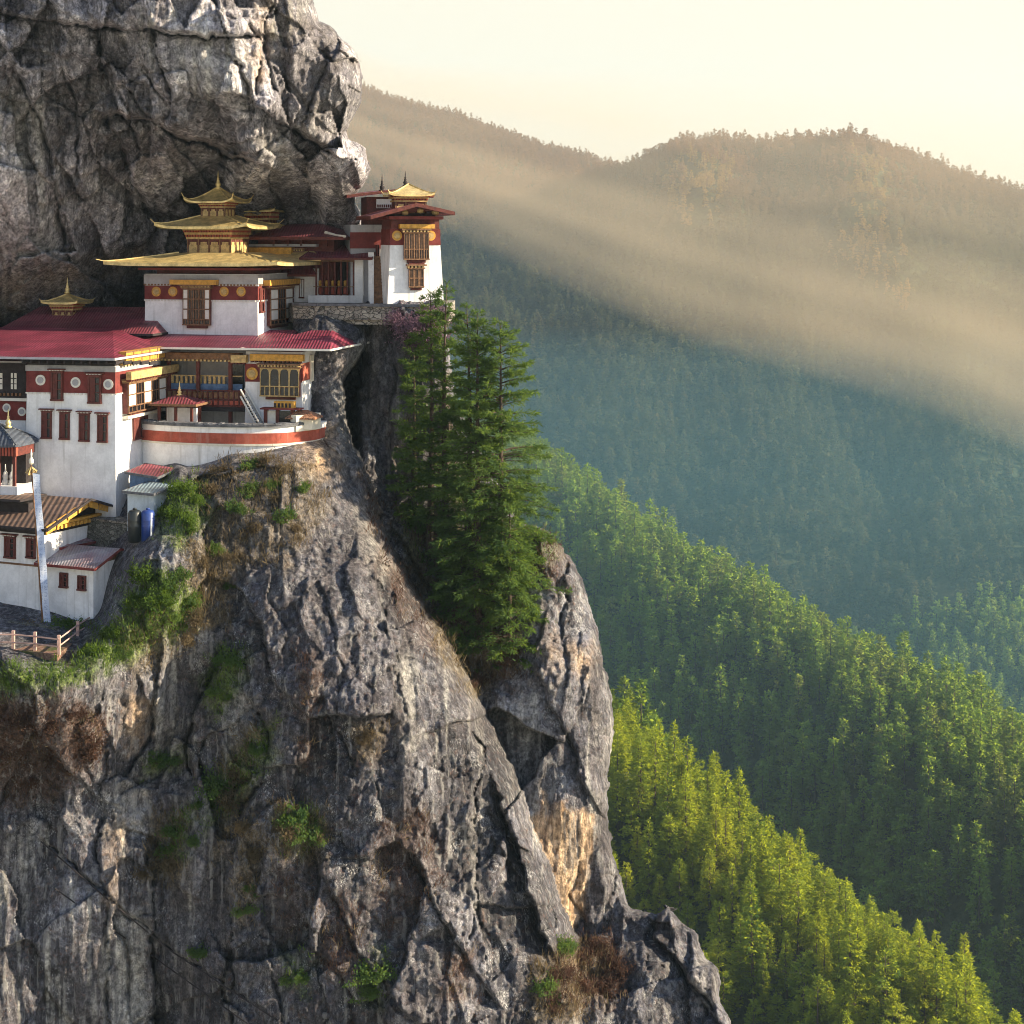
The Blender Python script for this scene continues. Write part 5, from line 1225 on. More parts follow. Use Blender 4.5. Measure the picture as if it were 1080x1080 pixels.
# --- terrace: floor, curved parapet wall, gateway, little shelter
tp = [(146, 129.2), (165, 128.0), (200, 126.9), (250, 126.2), (290, 126.4), (306, 127.0), (330, 128.4), (346, 131.0)]
xy = [Vector((P(a, 0, Y).x, Y, 0)) for a, Y in tp]
cur = []
for i in range(len(xy)-1):
    for k in range(5): cur.append(xy[i].lerp(xy[i+1], k/5))
cur.append(xy[-1])
for _ in range(4): cur = [cur[0]]+[(cur[i-1]+cur[i]*2+cur[i+1])/4 for i in range(1, len(cur)-1)]+[cur[-1]]
root = empty('terrace_wall', (cur[10].x, cur[10].y, -17), 'curved white terrace wall with a broad red stripe and slate coping', 'wall')
def sweep(name, m, par, o0, o1, z0, z1, i0=0, i1=None, jag=0.0):
    mb = MB(); pts = cur[i0:i1]
    vs = []
    for i, p in enumerate(pts):
        d = (pts[min(i+1, len(pts)-1)]-pts[max(i-1, 0)]).normalized(); n = Vector((d.y, -d.x, 0))
        j = random.uniform(-jag, jag)
        zz0 = z0(p) if callable(z0) else z0; zz1 = z1(p) if callable(z1) else z1
        vs += [p+n*o1+Vector((0, 0, zz0)), p+n*o0+Vector((0, 0, zz0)), p+n*o0+Vector((0, 0, zz1+j)), p+n*(o1+j)+Vector((0, 0, zz1+j))]
    fs = []
    for i in range(len(pts)-1):
        a = i*4
        for k in range(4): fs.append((a+k, a+(k+1) % 4, a+4+(k+1) % 4, a+4+k))
    e = (len(pts)-1)*4; fs += [(3, 2, 1, 0), (e, e+1, e+2, e+3)]
    return mb.add(vs, fs) and mb.build(name, m, par)
zcop = zs(449, 126.4); zr0, zr1 = zs(468, 126.4), zs(457, 126.4)
sweep('wall', M_white, root, -0.5, 0.0, -20.0, zcop-0.1)
sweep('red_stripe', M_redwash, root, -0.02, 0.045, zr0, zr1)
sweep('ledge', M_cream, root, -0.02, 0.10, zr0-0.14, zr0-0.004)
sweep('coping', M_slate, root, -0.65, 0.18, zcop-0.096, zcop+0.12, 0, 29, 0.05)
mb = MB()
for i in range(0, 28):
    p = cur[i]; q = cur[i+1]
    for k in range(2):
        c = p.lerp(q, k/2+0.1); e = p.lerp(q, k/2+0.5); d = (e-c).normalized(); n = Vector((d.y, -d.x, 0)); h = random.uniform(0.03, 0.14)
        z0 = zcop+0.05; mb.hexa([c+n*0.22+Vector((0,0,z0)), e+n*0.22+Vector((0,0,z0)), e-n*0.6+Vector((0,0,z0)), c-n*0.6+Vector((0,0,z0)), c+n*0.15+Vector((0,0,z0+h)), e+n*0.15+Vector((0,0,z0+h)), e-n*0.5+Vector((0,0,z0+h)), c-n*0.5+Vector((0,0,z0+h))])
mb.build('coping_slates', M_slate, root)
sweep('end_wall', M_cream, root, -0.46, 0.14, zr1+0.02, zcop+0.62, 26, 33)
mb = MB(); zf = zcop-0.75
poly = [p+Vector((0.02, 0.3, 0)) for p in cur]+[P(352, 0, 139)*Vector((1, 1, 0)) if False else Vector((P(352, 0, 139).x, 139, 0)), Vector((P(130, 0, 139).x, 139, 0))]
n = len(poly); mb.add([p+Vector((0, 0, zf)) for p in poly]+[p+Vector((0, 0, zf-0.5)) for p in poly], [tuple(range(n))]+[tuple(range(2*n-1, n-1, -1))]+[(i, n+i, n+(i+1) % n, (i+1) % n) for i in range(n)])
tag(mb.build('terrace_floor', M_grey), kind='structure')
b = Bd('gateway', 313, 448, 128.0, -12, 'little gateway with dark posts and gold painted lintel on the terrace', 'gateway')
x0 = b.F(280, 440)[0]
for x in (x0, x0*0.62, x0*0.15): mb = MB(); b.bx(mb, x-0.13, x+0.13, 0, 0.3, -0.8, 1.05); mb.build('post', M_wood, b.root)
mb = MB(); b.bx(mb, x0-0.3, 0.3, -0.35, 0.65, 1.054, 1.16); mb.build('roof', M_band, b.root)
mb = MB(); b.bx(mb, x0*0.72, x0*0.08, -0.1, 0.4, 1.164, 1.62); q = mb.build('lintel', M_yellow, b.root)
mb = MB()
for i in range(5): b.bx(mb, x0*0.70+i*0.27, x0*0.70+i*0.27+0.14, -0.16, -0.102, 1.2, 1.5)
mb.build('lintel_blocks', M_dark, q)
mb = MB(); b.bx(mb, x0*0.95, x0*0.66, 0.05, 0.2, -0.5, 0.95); mb.build('grille', M_panel, b.root)
mb = MB(); b.bx(mb, x0*0.6, x0*0.17, 0.05, 0.2, -0.5, 0.95); mb.build('door', M_pane, b.root)
b = Bd('porch_roof', 331, 444, 127.6, -12, 'small reddish tiled porch roof beside the gateway', 'porch')
mb = MB(); b.bx(mb, -1.7, -0.1, -0.1, 1.2, -0.6, 0.22); mb.build('wall', M_cream, b.root)
b.hip(-2.0, 0.2, -0.4, 1.5, 0.22, -1.3, -0.6, 0.5, 0.5, 0.72, 0.1, M_tile)
b = Bd('shelter', 203, 450, 128.6, -12, 'small four posted shelter with flat brown roof and gold spire on the terrace', 'shelter')
for x in (-2.55, -1.3, -0.1):
    for y in (0.1, 1.6): mb = MB(); b.bx(mb, x-0.09, x+0.09, y-0.09, y+0.09, -0.6, 1.65); mb.build('post', M_wood, b.root)
mb = MB(); b.bx(mb, -2.45, -0.2, 1.2, 1.5, -0.6, 1.2); mb.build('back_wall', M_white, b.root)
b.hip(-3.0, 0.45, -0.6, 2.2, 1.6, -1.6, -1.0, 0.7, 0.9, 2.15, 0.1, M_tin2, M_brown)
b.finial(-1.3, 0.8, 2.1, 1.05)

# --- the temple with the three gilded roofs
b = Bd('gilded_temple', 272, 362, 135.0, -14, 'white temple with three tiers of gilded curved roofs at the centre of the monastery', 'temple', 0.010)
wl = -b.F(152.5, 340)[0]; dp = 8.6; Zt = b.F(200, 289)[1]
b.walls(wl, dp, -2, Zt, M_white)
zb0, zb1 = b.F(200, 316)[1], b.F(200, 301.5)[1]
b.band(zb0, zb1, M_band, 0.035, dent=(0.26, 0.12, M_panel)); b.band(zb1+0.15, b.F(200, 290)[1]+0.02, M_grey, 0.09, 'cornice', 'FRL', (0.26, 0.13, M_brown))
for px in (165, 182.5, 236.5, 254.5): b.medal(px, 307.5, 5.2, M_yellow)
b.bay('F', 194.5, 304.5, 223, 343, 0.32, 'wdddw', 3, 0.16, M_brown)
b.beam('F', b.rect('F', 182, 295, 231, 300), 0.0, 0.62, M_yellow, 'beam', (0.26, 0.13, M_wood))
b.bay('R', 281.5, 304, 305, 342, 0.32, 'wdw', 3, 0.14, M_brown, panel=M_panel)
b.beam('R', b.rect('R', 277, 294.5, 314, 300), 0.0, 0.62, M_yellow, 'beam', (0.26, 0.13, M_wood))
for r in ((308, 302, 312, 325), (273.5, 304, 278, 328)): b.window('R', *r, lintel=False, o=0.04)
# under the eaves: set-back dark storey, purple band
mb = MB(); b.bx(mb, -wl+0.7, -0.7, 0.7, dp-0.7, Zt, Zt+0.95); mb.build('eave_storey', M_wood, b.root)
mb = MB(); b.bx(mb, -wl-0.35, 0.35, -0.35, dp+0.3, Zt+0.3, Zt+0.46); mb.build('eave_ledge', M_band, b.root)
mb = MB()
for i in range(14): x = -wl+0.3+i*0.62; b.bx(mb, x, x+0.16, -1.0, 0.69, Zt+0.58, Zt+0.76)
for i in range(13): y = 0.2+i*0.64; b.bx(mb, -0.69, 1.0, y, y+0.16, Zt+0.58, Zt+0.76)
mb.build('rafters', M_brown, b.root)
cxm, cym = -wl/2, dp/2; eh = wl/2+2.35; ed_ = dp/2+2.1
ze = Zt+0.85
zl0 = b.F(230, 267, cym)[1]; zl1 = b.F(230, 241, cym)[1]
b.pagoda(cxm, cym, eh, ed_, ze, zl0+0.05, 0.12, 0.24, M_gold, 0.38, 1.0)
cx1 = b.F(230, 250, cym)[0]
b.lantern(cx1, cym, 1.75, 1.7, zl0-0.25, zl1, 4)
zr2 = b.F(230, 237.5, cym)[1]; z20, z21 = b.F(230, 229, cym)[1], b.F(230, 212.5, cym)[1]
b.pagoda(cx1, cym, 3.75, 3.4, zr2-0.12, z20+0.1, 0.28, 0.2, M_gold, 0.28, 1.0)
b.lantern(cx1, cym, 0.95, 0.95, z20-0.1, z21, 3)
b.pagoda(cx1, cym, 2.0, 1.95, z21-0.02, b.F(230, 197, cym)[1], 0.32, 0.14, M_gold, 0.0, 1.5); b.finial(cx1, cym, b.F(230, 198, cym)[1]-0.1, 1.45)

# --- rear temple behind it on the right
b = Bd('rear_temple', 352, 322, 141.5, -14, 'rear temple with maroon upper roof and gilded lower eave behind the gilded temple', 'temple')
wl = -b.F(272, 300)[0]; Zt = b.F(310, 252)[1]
b.walls(wl, 6.5, -1, Zt, M_wood)
z0 = b.F(310, 292)[1]
mb = MB(); b.bx(mb, -wl, -1.2, -0.12, -0.003, z0-2, b.F(310, 283)[1]); mb.build('lower_wall', M_white, b.root)
r = b.rect('F', 262, 257.5, 336, 260); b.beam('F', r, 0.0, 0.5, M_grey, 'grey_slab')
r = b.rect('F', 261, 261, 311, 268); b.beam('F', r, 0.0, 0.8, M_yellow, 'painted_beam', (0.3, 0.2, M_dark))
b.bay('F', 311, 266, 321, 274, 0.3, 'ddd', 1, 0.0, M_brown)
mb = MB()
for px in (291, 306, 320, 346): x = b.F(px, 252)[0]; b.bx(mb, x-0.1, x+0.1, -0.5, -0.3, Zt-0.55, Zt+0.3)
mb.build('post', M_wood, b.root)
ze = b.F(310, 250, -1.4)[1]
b.hip(-wl-0.6, 1.3, -1.4, 7.5, ze, -wl+1.5, -2.0, 3.0, 3.0, ze+1.05, 0.2, M_tin2, M_wood, fas=0.22)
mb = MB(); mb.tube([b.L(-0.6, -0.2, ze+0.35), b.L(0.5, -0.9, ze+0.12), b.L(1.45, -1.5, ze+0.05)], 0.14, 6, 0.10); mb.build('gilded_corner', M_cream, b.root)
ze = b.F(300, 272, -1.6)[1]
b.slab_roof([[(-wl-1, -2.0, ze-0.1), (b.F(338, 274, -2.0)[0], -2.0, ze-0.1), (b.F(330, 274, -0.3)[0], -0.16, ze+0.5), (-wl-1, -0.16, ze+0.5)]], 0.14, M_gold, M_goldp, 'lower_eave')
ze = b.F(300, 289, -1.5)[1]
b.slab_roof([[(b.F(278, 288, -1.5)[0], -1.6, ze-0.05), (b.F(334, 290, -1.5)[0], -1.6, ze-0.05), (b.F(326, 280, -0.3)[0], -0.16, ze+0.75), (b.F(282, 280, -0.3)[0], -0.16, ze+0.75)]], 0.12, M_tin2, M_wood, 'awning')
b.window('F', 316, 294, 321.5, 313, lintel=False); 
lx = b.F(277, 225, 3.2)[0]; z0 = b.F(277, 237, 3.2)[1]
b.lantern(lx, 3.2, 0.95, 0.95, z0-1.0, z0+1.2, 3); b.pagoda(lx, 3.2, 1.65, 1.6, z0+1.15, z0+1.75, 0.1); b.pagoda(lx-0.2, 3.2, 0.5, 0.5, z0+1.7, z0+2.1, 0.0); b.finial(lx-0.3, 3.2, z0+1.95, 0.9)
b.pagoda(lx, 3.2, 2.2, 1.7, z0-0.35, z0+0.1, 0.1, 0.16, M_gold, 0.4, 1.0)

# --- prayer wheel gallery
b = Bd('prayer_gallery', 383, 322, 140.5, -6, 'low gallery with maroon roof and a row of orange prayer wheels between temple and stair', 'gallery')
x0 = b.F(333, 310)[0]; z2 = b.F(355, 272)[1]
mb = MB(); b.bx(mb, x0-0.6, 0.0, 2.2, 2.6, -0.5, z2); mb.build('back_wall', M_dark, b.root)
mb = MB(); b.bx(mb, x0-0.6, -0.05, 0.0, 2.19, -0.8, 0.75); mb.build('base', M_white, b.root)
x1 = b.F(374, 300)[0]; mb = MB(); b.bx(mb, x1, -0.03, -0.02, 2.0, 0.754, z2); mb.build('pier', M_white, b.root)
n = 6
for i in range(n+1): x = x0+(x1-x0-0.1)*i/n; mb = MB(); b.bx(mb, x-0.06, x+0.06, 0.1, 0.24, 0.754, z2-0.3); mb.build('post', M_wood, b.root)
for i in range(n):
    x = x0+(x1-x0-0.1)*(i+0.5)/n; mb = MB(); mb.lathe(b.L(x, 0.6, 0.80), [(0.03, 0), (0.15, 0.02), (0.17, 0.06), (0.17, 0.5), (0.15, 0.55), (0.03, 0.6)], 12); mb.build('prayer_wheel', M_redwash, b.root, True)
    mb = MB(); mb.lathe(b.L(x, 0.55, 1.45), [(0.03, 0), (0.13, 0.04), (0.14, 0.4), (0.03, 0.48)], 10); mb.build('upper_wheel', M_yellow, b.root, True)
mb = MB(); b.bx(mb, x0-0.2, x1+0.1, 0.05, 0.3, 1.40, 1.45); b.bx(mb, x0-0.2, x1+0.1, 0.05, 0.3, z2-0.3, z2-0.05); mb.build('rail', M_brown, b.root)
b.slab_roof([[(x0-1.0, -1.2, z2), (0.9, -1.2, z2), (0.6, 2.8, z2+0.95), (x0-0.4, 2.8, z2+0.95)]], 0.14, M_tin2, M_wood)

# --- rubble wall and floor in front of gallery and tower
root = empty('rubble_wall', P(370, 335, 136.2), 'rough stone retaining wall with grey slab coping below gallery and tower', 'wall')
wp = [P(309, 0, 137.6), P(335, 0, 136.4), P(390, 0, 135.4), P(432, 0, 134.6), P(472, 0, 134.3)]
def run(name, m, z0, z1, o0, o1):
    mb = MB()
    for p, q in zip(wp[:-1], wp[1:]):
        p = Vector((p.x, p.y, 0)); q = Vector((q.x, q.y, 0)); d = (q-p).normalized(); nn = Vector((d.y, -d.x, 0))
        mb.hexa([p+nn*o1+Vector((0,0,z0)), q+nn*o1+Vector((0,0,z0)), q-nn*o0+Vector((0,0,z0)), p-nn*o0+Vector((0,0,z0)), p+nn*o1+Vector((0,0,z1)), q+nn*o1+Vector((0,0,z1)), q-nn*o0+Vector((0,0,z1)), p-nn*o0+Vector((0,0,z1))])
    return mb.build(name, m, root)
zt = zs(321, 136); run('wall', M_rubble, zs(337, 136), zt-0.14, 0.5, 0.0); run('coping', M_slate, zt-0.136, zt+0.06, 0.6, 0.14)
mb = MB(); poly = [Vector((p.x, p.y+0.3, 0)) for p in wp]+[Vector((P(480, 0, 146).x, 146, 0)), Vector((P(290, 0, 147).x, 147, 0))]; n = len(poly)
mb.add([p+Vector((0, 0, zt-0.05)) for p in poly]+[p+Vector((0, 0, zt-1.5)) for p in poly], [tuple(range(n)), tuple(range(2*n-1, n-1, -1))]+[(i, n+i, n+(i+1) % n, (i+1) % n) for i in range(n)])
tag(mb.build('upper_terrace_floor', M_rubble), kind='structure')

# --- stair beside the tower
b = Bd('stone_stair', 409, 321, 137.4, 4, 'steep brown stone stair with stepped white parapet left of the tower', 'stairs')
mb = MB(); n = 15
for i in range(n): b.bx(mb, -1.05, -0.05, i*0.17, i*0.17+0.175, -0.3, 0.24*(i+1))
mb.build('steps', M_brown, b.root)
mb = MB()
for i in range(8): b.bx(mb, -1.35-0.02*i, -1.06, i*0.33, i*0.33+0.335, -0.3, 0.55+0.48*i)
mb.build('parapet', M_white, b.root)

# --- right hand tower
b = Bd('tower', 468.5, 323, 136.2, 13, 'white tapering tower with hanging carved bay windows and dark gabled roof right of the stair', 'tower', 0.055)
wl = -b.F(408.5, 321)[0]; dp = 5.0; Zt = b.F(440, 231.5)[1]
b.walls(wl, dp, -1.0, Zt, M_white)
zb0, zb1 = b.F(440, 258.5)[1], b.F(440, 241.5)[1]
b.band(zb0, zb1, M_band, 0.04); b.band(zb1+0.004, Zt, M_wood, 0.02, 'upper_band')
for px in (419.3, 454.8): b.medal(px, 248.5, 5.4, M_yellow)
b.bay('F', 426, 246, 452, 274, 0.45, 'ddddd', 1, 0.40, M_brown)
b.beam('F', b.rect('F', 421, 236.5, 458, 241), 0.05, 0.7, M_yellow, 'beam', (0.24, 0.14, M_wood))
b.bay('F', 431, 283.5, 446.5, 303, 0.32, 'ddd', 2, 0.0, M_brown)
mb = MB(); a0, a1, q0, q1 = b.rect('F', 427.5, 277, 451, 279.5); b.fb(mb, 'F', a0+0.25, a1-0.25, 0.0, 0.3, q0-0.1, q1); mb.build('bracket', M_wood, b.root)
mb = MB(); b.bx(mb, -wl+0.1, -0.1, -0.25, dp, Zt+0.004, Zt+0.24); mb.build('purple_ledge', M_band, b.root)
bt = b.bat*Zt; ridge = b.F(440, 214.5, -1.2)[1]; xr = b.F(440, 220, -1.2)[0]; xL = b.F(395, 227, -1.2)[0]-0.3; xR = b.F(479, 223, -1.2)[0]; zL = b.F(395, 228, -1.2)[1]; zR = b.F(479, 223.5, -1.2)[1]
b.slab_roof([[(xL, -1.3, zL), (xr, -1.3, ridge), (xr, dp+1, ridge), (xL, dp+1, zL)], [(xr, -1.3, ridge), (xR, -1.3, zR), (xR, dp+1, zR), (xr, dp+1, ridge)]], 0.2, M_tin2, M_wood, fas=0.24)
mb = MB(); b.bx(mb, -wl+b.bat*Zt+0.25, -b.bat*Zt-0.25, 0.3, dp-0.5, Zt, min(zL, zR)+0.25); mb.build('eave_storey', M_dark, b.root)
mb = MB(); g = 0.28
mb.add([b.L(xL+1.2, g, zL+0.1), b.L(xR-1.2, g, zR+0.1), b.L(xr, g, ridge-0.25), b.L(xL+1.2, g+0.3, zL+0.1), b.L(xR-1.2, g+0.3, zR+0.1), b.L(xr, g+0.3, ridge-0.25)], [(0, 1, 2), (3, 5, 4), (0, 3, 4, 1), (1, 4, 5, 2), (2, 5, 3, 0)]); mb.build('gable', M_wood, b.root)
mb = MB()
for px, py in ((427, 224), (443, 222), (459, 224)): x, z = b.F(px, py, 0.4); mb.lathe(b.L(x, 0.42, z-0.25), [(0.05, 0), (0.28, 0.1), (0.3, 0.3), (0.1, 0.5)], 10)
mb.build('gable_carving', M_goldp, b.root)
# upper lantern of the tower
lx, lz = b.F(431, 214, 2.6); z1_ = b.F(431, 205, 2.6)[1]
b.lantern(lx, 2.6, 1.15, 1.0, lz-0.9, z1_, 3); b.pagoda(lx, 2.6, 1.75, 1.6, z1_-0.05, b.F(431, 194, 2.6)[1], 0.16, 0.14, M_gold, 0.0, 1.2); b.finial(b.F(427.5, 200, 2.6)[0], 2.6, b.F(427, 195, 2.6)[1]-0.1, 1.15, M_dark)
# building joined to the tower at its back left
b = Bd('back_tower', 420, 300, 141.5, 13, 'dark roofed building between tower and rock with small white upper wall', 'building')
wl = -b.F(386, 240)[0]; Zt = b.F(400, 209)[1]
b.walls(wl+1.2, 3.5, -2, b.F(400, 237)[1], M_grey); mb = MB(); b.bx(mb, -wl+0.1, 0.6, 0.3, 3.3, b.F(400, 237)[1], Zt+0.1); mb.build('upper_storey', M_wood, b.root)
mb = MB(); x0, z0 = b.F(397, 219.5, 0.2); x1, z1 = b.F(414, 210, 0.2); b.bx(mb, x0, x1, 0.1, 0.29, z0, z1); q = mb.build('white_wall', M_white, b.root)
mb = MB(); 
for i in range(7): x = x0+0.05+(x1-x0-0.1)*i/7; b.bx(mb, x, x+0.1, 0.05, 0.098, z0+0.05, z0+0.28)
mb.build('wall_openings', M_wood, q)
b.slab_roof([[(b.F(366, 206, -0.8)[0], -0.9, b.F(366, 206, -0.8)[1]), (b.F(416, 200, -0.8)[0], -0.9, b.F(416, 200, -0.8)[1]), (b.F(416, 200, -0.8)[0], 4, b.F(416, 200, -0.8)[1]+0.1), (b.F(366, 206, -0.8)[0], 4, b.F(366, 206, -0.8)[1]+0.1)],
             [(b.F(416, 200, -0.8)[0], -0.9, b.F(416, 200, -0.8)[1]), (b.F(457, 206, -0.8)[0], -0.9, b.F(457, 206, -0.8)[1]), (b.F(457, 206, -0.8)[0], 4, b.F(457, 206, -0.8)[1]+0.1), (b.F(416, 200, -0.8)[0], 4, b.F(416, 200, -0.8)[1]+0.1)]], 0.2, M_tin2, M_wood)
b.slab_roof([[(b.F(384, 229, -0.8)[0], -0.7, b.F(384, 229, -0.8)[1]), (b.F(418, 220, -0.8)[0], -0.7, b.F(418, 220, -0.8)[1]), (b.F(418, 220, -0.8)[0], 0.28, b.F(418, 220, -0.8)[1]+0.1), (b.F(384, 229, -0.8)[0], 0.28, b.F(384, 229, -0.8)[1]+0.1)]], 0.15, M_tin2, M_wood, 'lower_eave')
b.band(b.F(400, 262)[1], b.F(400, 245)[1], M_band, 0.04, 'band', 'F'); b.finial(b.F(403, 200, 0.4)[0], 0.4, b.F(403, 202, 0.4)[1], 1.35, M_dark)
b.window('F', 396, 258, 400, 290, lintel=False)

# ------------------------------------------------------------------ lower houses
def gable_house(b, w, d, z0, zt, pitch, over, m, edge, th=0.12, rl=None):
    yr = d/2; zr = zt+pitch
    return b.slab_roof([[(-w-over, -over, zt-over*pitch/yr), (over, -over, zt-over*pitch/yr), (over, yr, zr), (-w-over, yr, zr)], [(-w-over, yr, zr), (over, yr, zr), (over, d+over, zt-over*pitch/yr), (-w-over, d+over, zt-over*pitch/yr)]], th, m, edge)
b = Bd('long_house', 47, 640, 120.0, -25, 'white long house with brown board roof and yellow gable at lower left', 'house', 0.01)
w = 13.0; d = 6.6; zt = b.F(20, 547)[1]
b.walls(w, d, -1.5, zt, M_white); b.band(b.F(20, 595)[1]-0.06, b.F(20, 595)[1]+0.06, M_brown, 0.05, 'string_course', 'F'); b.band(b.F(20, 562)[1], zt, M_dark, 0.05, 'eave_band', 'FR')
for r in ((5, 566, 16.5, 587), (28, 568, 37.5, 587), (-24, 562, -13, 584)): b.window('F', *r)
mb = MB(); mb.add([b.L(-0.03, 0.1, zt), b.L(-0.03, d-0.1, zt), b.L(-0.03, d/2, zt+0.95), b.L(-0.3, 0.1, zt), b.L(-0.3, d-0.1, zt), b.L(-0.3, d/2, zt+0.95)], [(0, 1, 2), (3, 5, 4), (0, 3, 4, 1), (1, 4, 5, 2), (2, 5, 3, 0)]); mb.build('gable', M_dark, b.root)
gable_house(b, w, d, 0, zt+0.05, 1.05, 1.2, M_brownroof, M_dark, 0.13)
mb = MB()
for s0, s1, za, zb in ((-1.1, d/2, -0.35, 0.95), (d/2, d+1.1, 0.95, -0.35)):
    for k in range(4):
        f0, f1 = k/4+0.02, (k+1)/4-0.02; y0, y1 = s0+(s1-s0)*f0, s0+(s1-s0)*f1; zA, zB = zt+za+(zb-za)*f0, zt+za+(zb-za)*f1
        mb.hexa([b.L(0.9, y0, zA-0.42), b.L(1.0, y0, zA-0.42), b.L(1.0, y1, zB-0.42), b.L(0.9, y1, zB-0.42), b.L(0.9, y0, zA+0.12), b.L(1.0, y0, zA+0.12), b.L(1.0, y1, zB+0.12), b.L(0.9, y1, zB+0.12)])
mb.build('gable_boards', M_yellow, b.root)
mb = MB(); b.dent(mb, 'R', 0.2, d/2+1, 0.02, 0.6, zt-0.65, zt-0.4, 0.4); b.fb(mb, 'R', 0, d, 0.0, 0.5, zt-0.38, zt-0.2); mb.build('gable_beam', M_yellow, b.root)
# low brown roof peeping above it at the left edge
b = Bd('small_house', 30, 535, 121.6, -20, 'low house with brown roof just above the long house at the left edge', 'house')
b.walls(8, 3, -2, 0.25, M_dark); b.slab_roof([[(-9, -1.3, b.F(10, 527, -1.3)[1]), (0.2, -1.3, b.F(10, 527, -1.3)[1]), (0.3, 1.6, b.F(10, 519, 1.6)[1]), (-9, 1.6, b.F(10, 519, 1.6)[1])]], 0.12, M_brownroof, M_dark)

b = Bd('cottage', 98.5, 641, 118.6, -25, 'small white cottage with patched grey and maroon tin roof near the fence', 'house', 0.01)
w = -b.F(49, 620)[0]; d = 4.3; zt = b.F(75, 594)[1]
b.walls(w, d, -1.2, zt, M_white)
for r in ((63.5, 604, 72, 618), (82.5, 607, 91, 621)): b.window('F', *r, lintel=False)
mb = MB(); mb.add([b.L(-0.03, 0.1, zt), b.L(-0.03, d-0.1, zt), b.L(-0.03, d/2, zt+0.6), b.L(-0.3, 0.1, zt), b.L(-0.3, d-0.1, zt), b.L(-0.3, d/2, zt+0.6)], [(0, 1, 2), (3, 5, 4), (0, 3, 4, 1), (1, 4, 5, 2), (2, 5, 3, 0)]); mb.build('gable', M_brown, b.root)
gable_house(b, w, d, 0, zt+0.08, 0.72, 0.55, M_tingrey, M_band, 0.09)
b = Bd('open_shed', 66, 602, 121.6, -40, 'open shed with faded maroon tin roof between long house and cottage', 'shed')
ws = -b.F(48, 585)[0]; ds = b.R(110, 585)[0]
for x, y in ((-ws+0.2, 0.1), (-0.15, 0.1), (-0.15, ds-0.4), (-ws+0.2, ds-0.4)): mb = MB(); b.bx(mb, x-0.08, x+0.08, y-0.08, y+0.08, -1, 1.2); mb.build('post', M_redwash, b.root)
mb = MB(); b.bx(mb, -ws+0.3, -0.3, ds*0.4, ds*0.4+0.15, -1, 1.15); mb.build('wall', M_wood, b.root)
zt = b.F(65, 577)[1]; b.slab_roof([[(-ws-0.1, -0.15, zt+0.35), (0.1, -0.2, zt), (0.15, ds, zt+0.1), (-ws-0.1, ds, zt+0.5)]], 0.09, M_tingrey, M_band)
b = Bd('white_block', 155, 592, 120.0, -25, 'small whitewashed stone block at the edge of the grass beside the cottage', 'wall')
mb = MB(); b.bx(mb, -1.1, 0, 0, 1.2, -0.8, 1.1, 0.05); mb.build('wall', M_white, b.root); mb = MB(); b.bx(mb, -1.2, 0.08, -0.08, 1.3, 1.104, 1.22); mb.build('coping', M_slate, b.root)
root = empty('stone_embankment', P(120, 585, 122.5), 'dark mossy stone embankment between tall white building and cottage', 'wall')
mb = MB(); pts = [P(84, 575, 124.0), P(112, 580, 122.6), P(136, 583, 121.6), P(152, 578, 121.8)]
for p, q in zip(pts[:-1], pts[1:]):
    p = Vector((p.x, p.y, 0)); q = Vector((q.x, q.y, 0)); up = Vector((0, 0, 1))
    za, zb = zs(600, 122), zs(550, 123.5); bk = Vector((0.5, 2.2, 0))
    mb.hexa([p+up*za, q+up*za, q+bk+up*za, p+bk+up*za, p+Vector((0.1, 0.5, 0))+up*zb, q+Vector((0.1, 0.5, 0))+up*zb, q+bk+up*zb, p+bk+up*zb])
mb.build('wall', M_moss, root)
mb = MB()
for p, q in zip(pts[:-1], pts[1:]):
    p = Vector((p.x, p.y+0.5, zb)); q = Vector((q.x, q.y+0.5, zb)); bk = Vector((0.5, 2.0, 0)); up = Vector((0, 0, 0.15)); u0 = Vector((0, 0, 0.004))
    mb.hexa([p+u0, q+u0, q+bk+u0, p+bk+u0, p+up, q+up, q+bk+up, p+bk+up])
mb.build('coping', M_rubble, root)
# sheds and tanks at the foot of the tall white building
b = Bd('blue_shed', 162, 548, 121.2, -25, 'pale blue shed with blue grey tin roof beside the water tanks', 'shed')
w = -b.F(134.5, 530)[0]; mb = MB(); b.bx(mb, -w, 0, 0, 2.0, -1.5, b.F(150, 520)[1]); mb.build('wall', simple('pale_blue_wall', (0.50, 0.58, 0.64), 0.85, 0.12, 1.5, 0.2, streak=0.5), b.root)
z = b.F(150, 518.5)[1]; b.slab_roof([[(-w-0.2, -0.3, z), (0.2, -0.3, z-0.05), (0.35, 2.4, z+0.25), (-w-0.1, 2.4, z+0.3)]], 0.08, M_bluetin, M_slate)
b = Bd('dark_shed', 164, 520, 124.2, -25, 'dark blue shed with rusty brown roof behind the pale blue shed', 'shed')
w = -b.F(137, 505)[0]; mb = MB(); b.bx(mb, -w, 0, 0, 1.6, -1.5, b.F(150, 500)[1]); mb.build('wall', M_blue, b.root)
z = b.F(150, 499)[1]; b.slab_roof([[(-w-0.2, -0.3, z+0.05), (0.4, -0.3, z-0.15), (0.5, 1.9, z+0.2), (-w-0.1, 1.9, z+0.4)]], 0.08, M_tin2, M_slate)
M_blk = simple('black_plastic', (0.015, 0.02, 0.022), 0.45, 0.2, 2, 0.1, spec=0.5); M_blu = simple('blue_plastic', (0.02, 0.05, 0.22), 0.4, 0.2, 2, 0.1, spec=0.5)
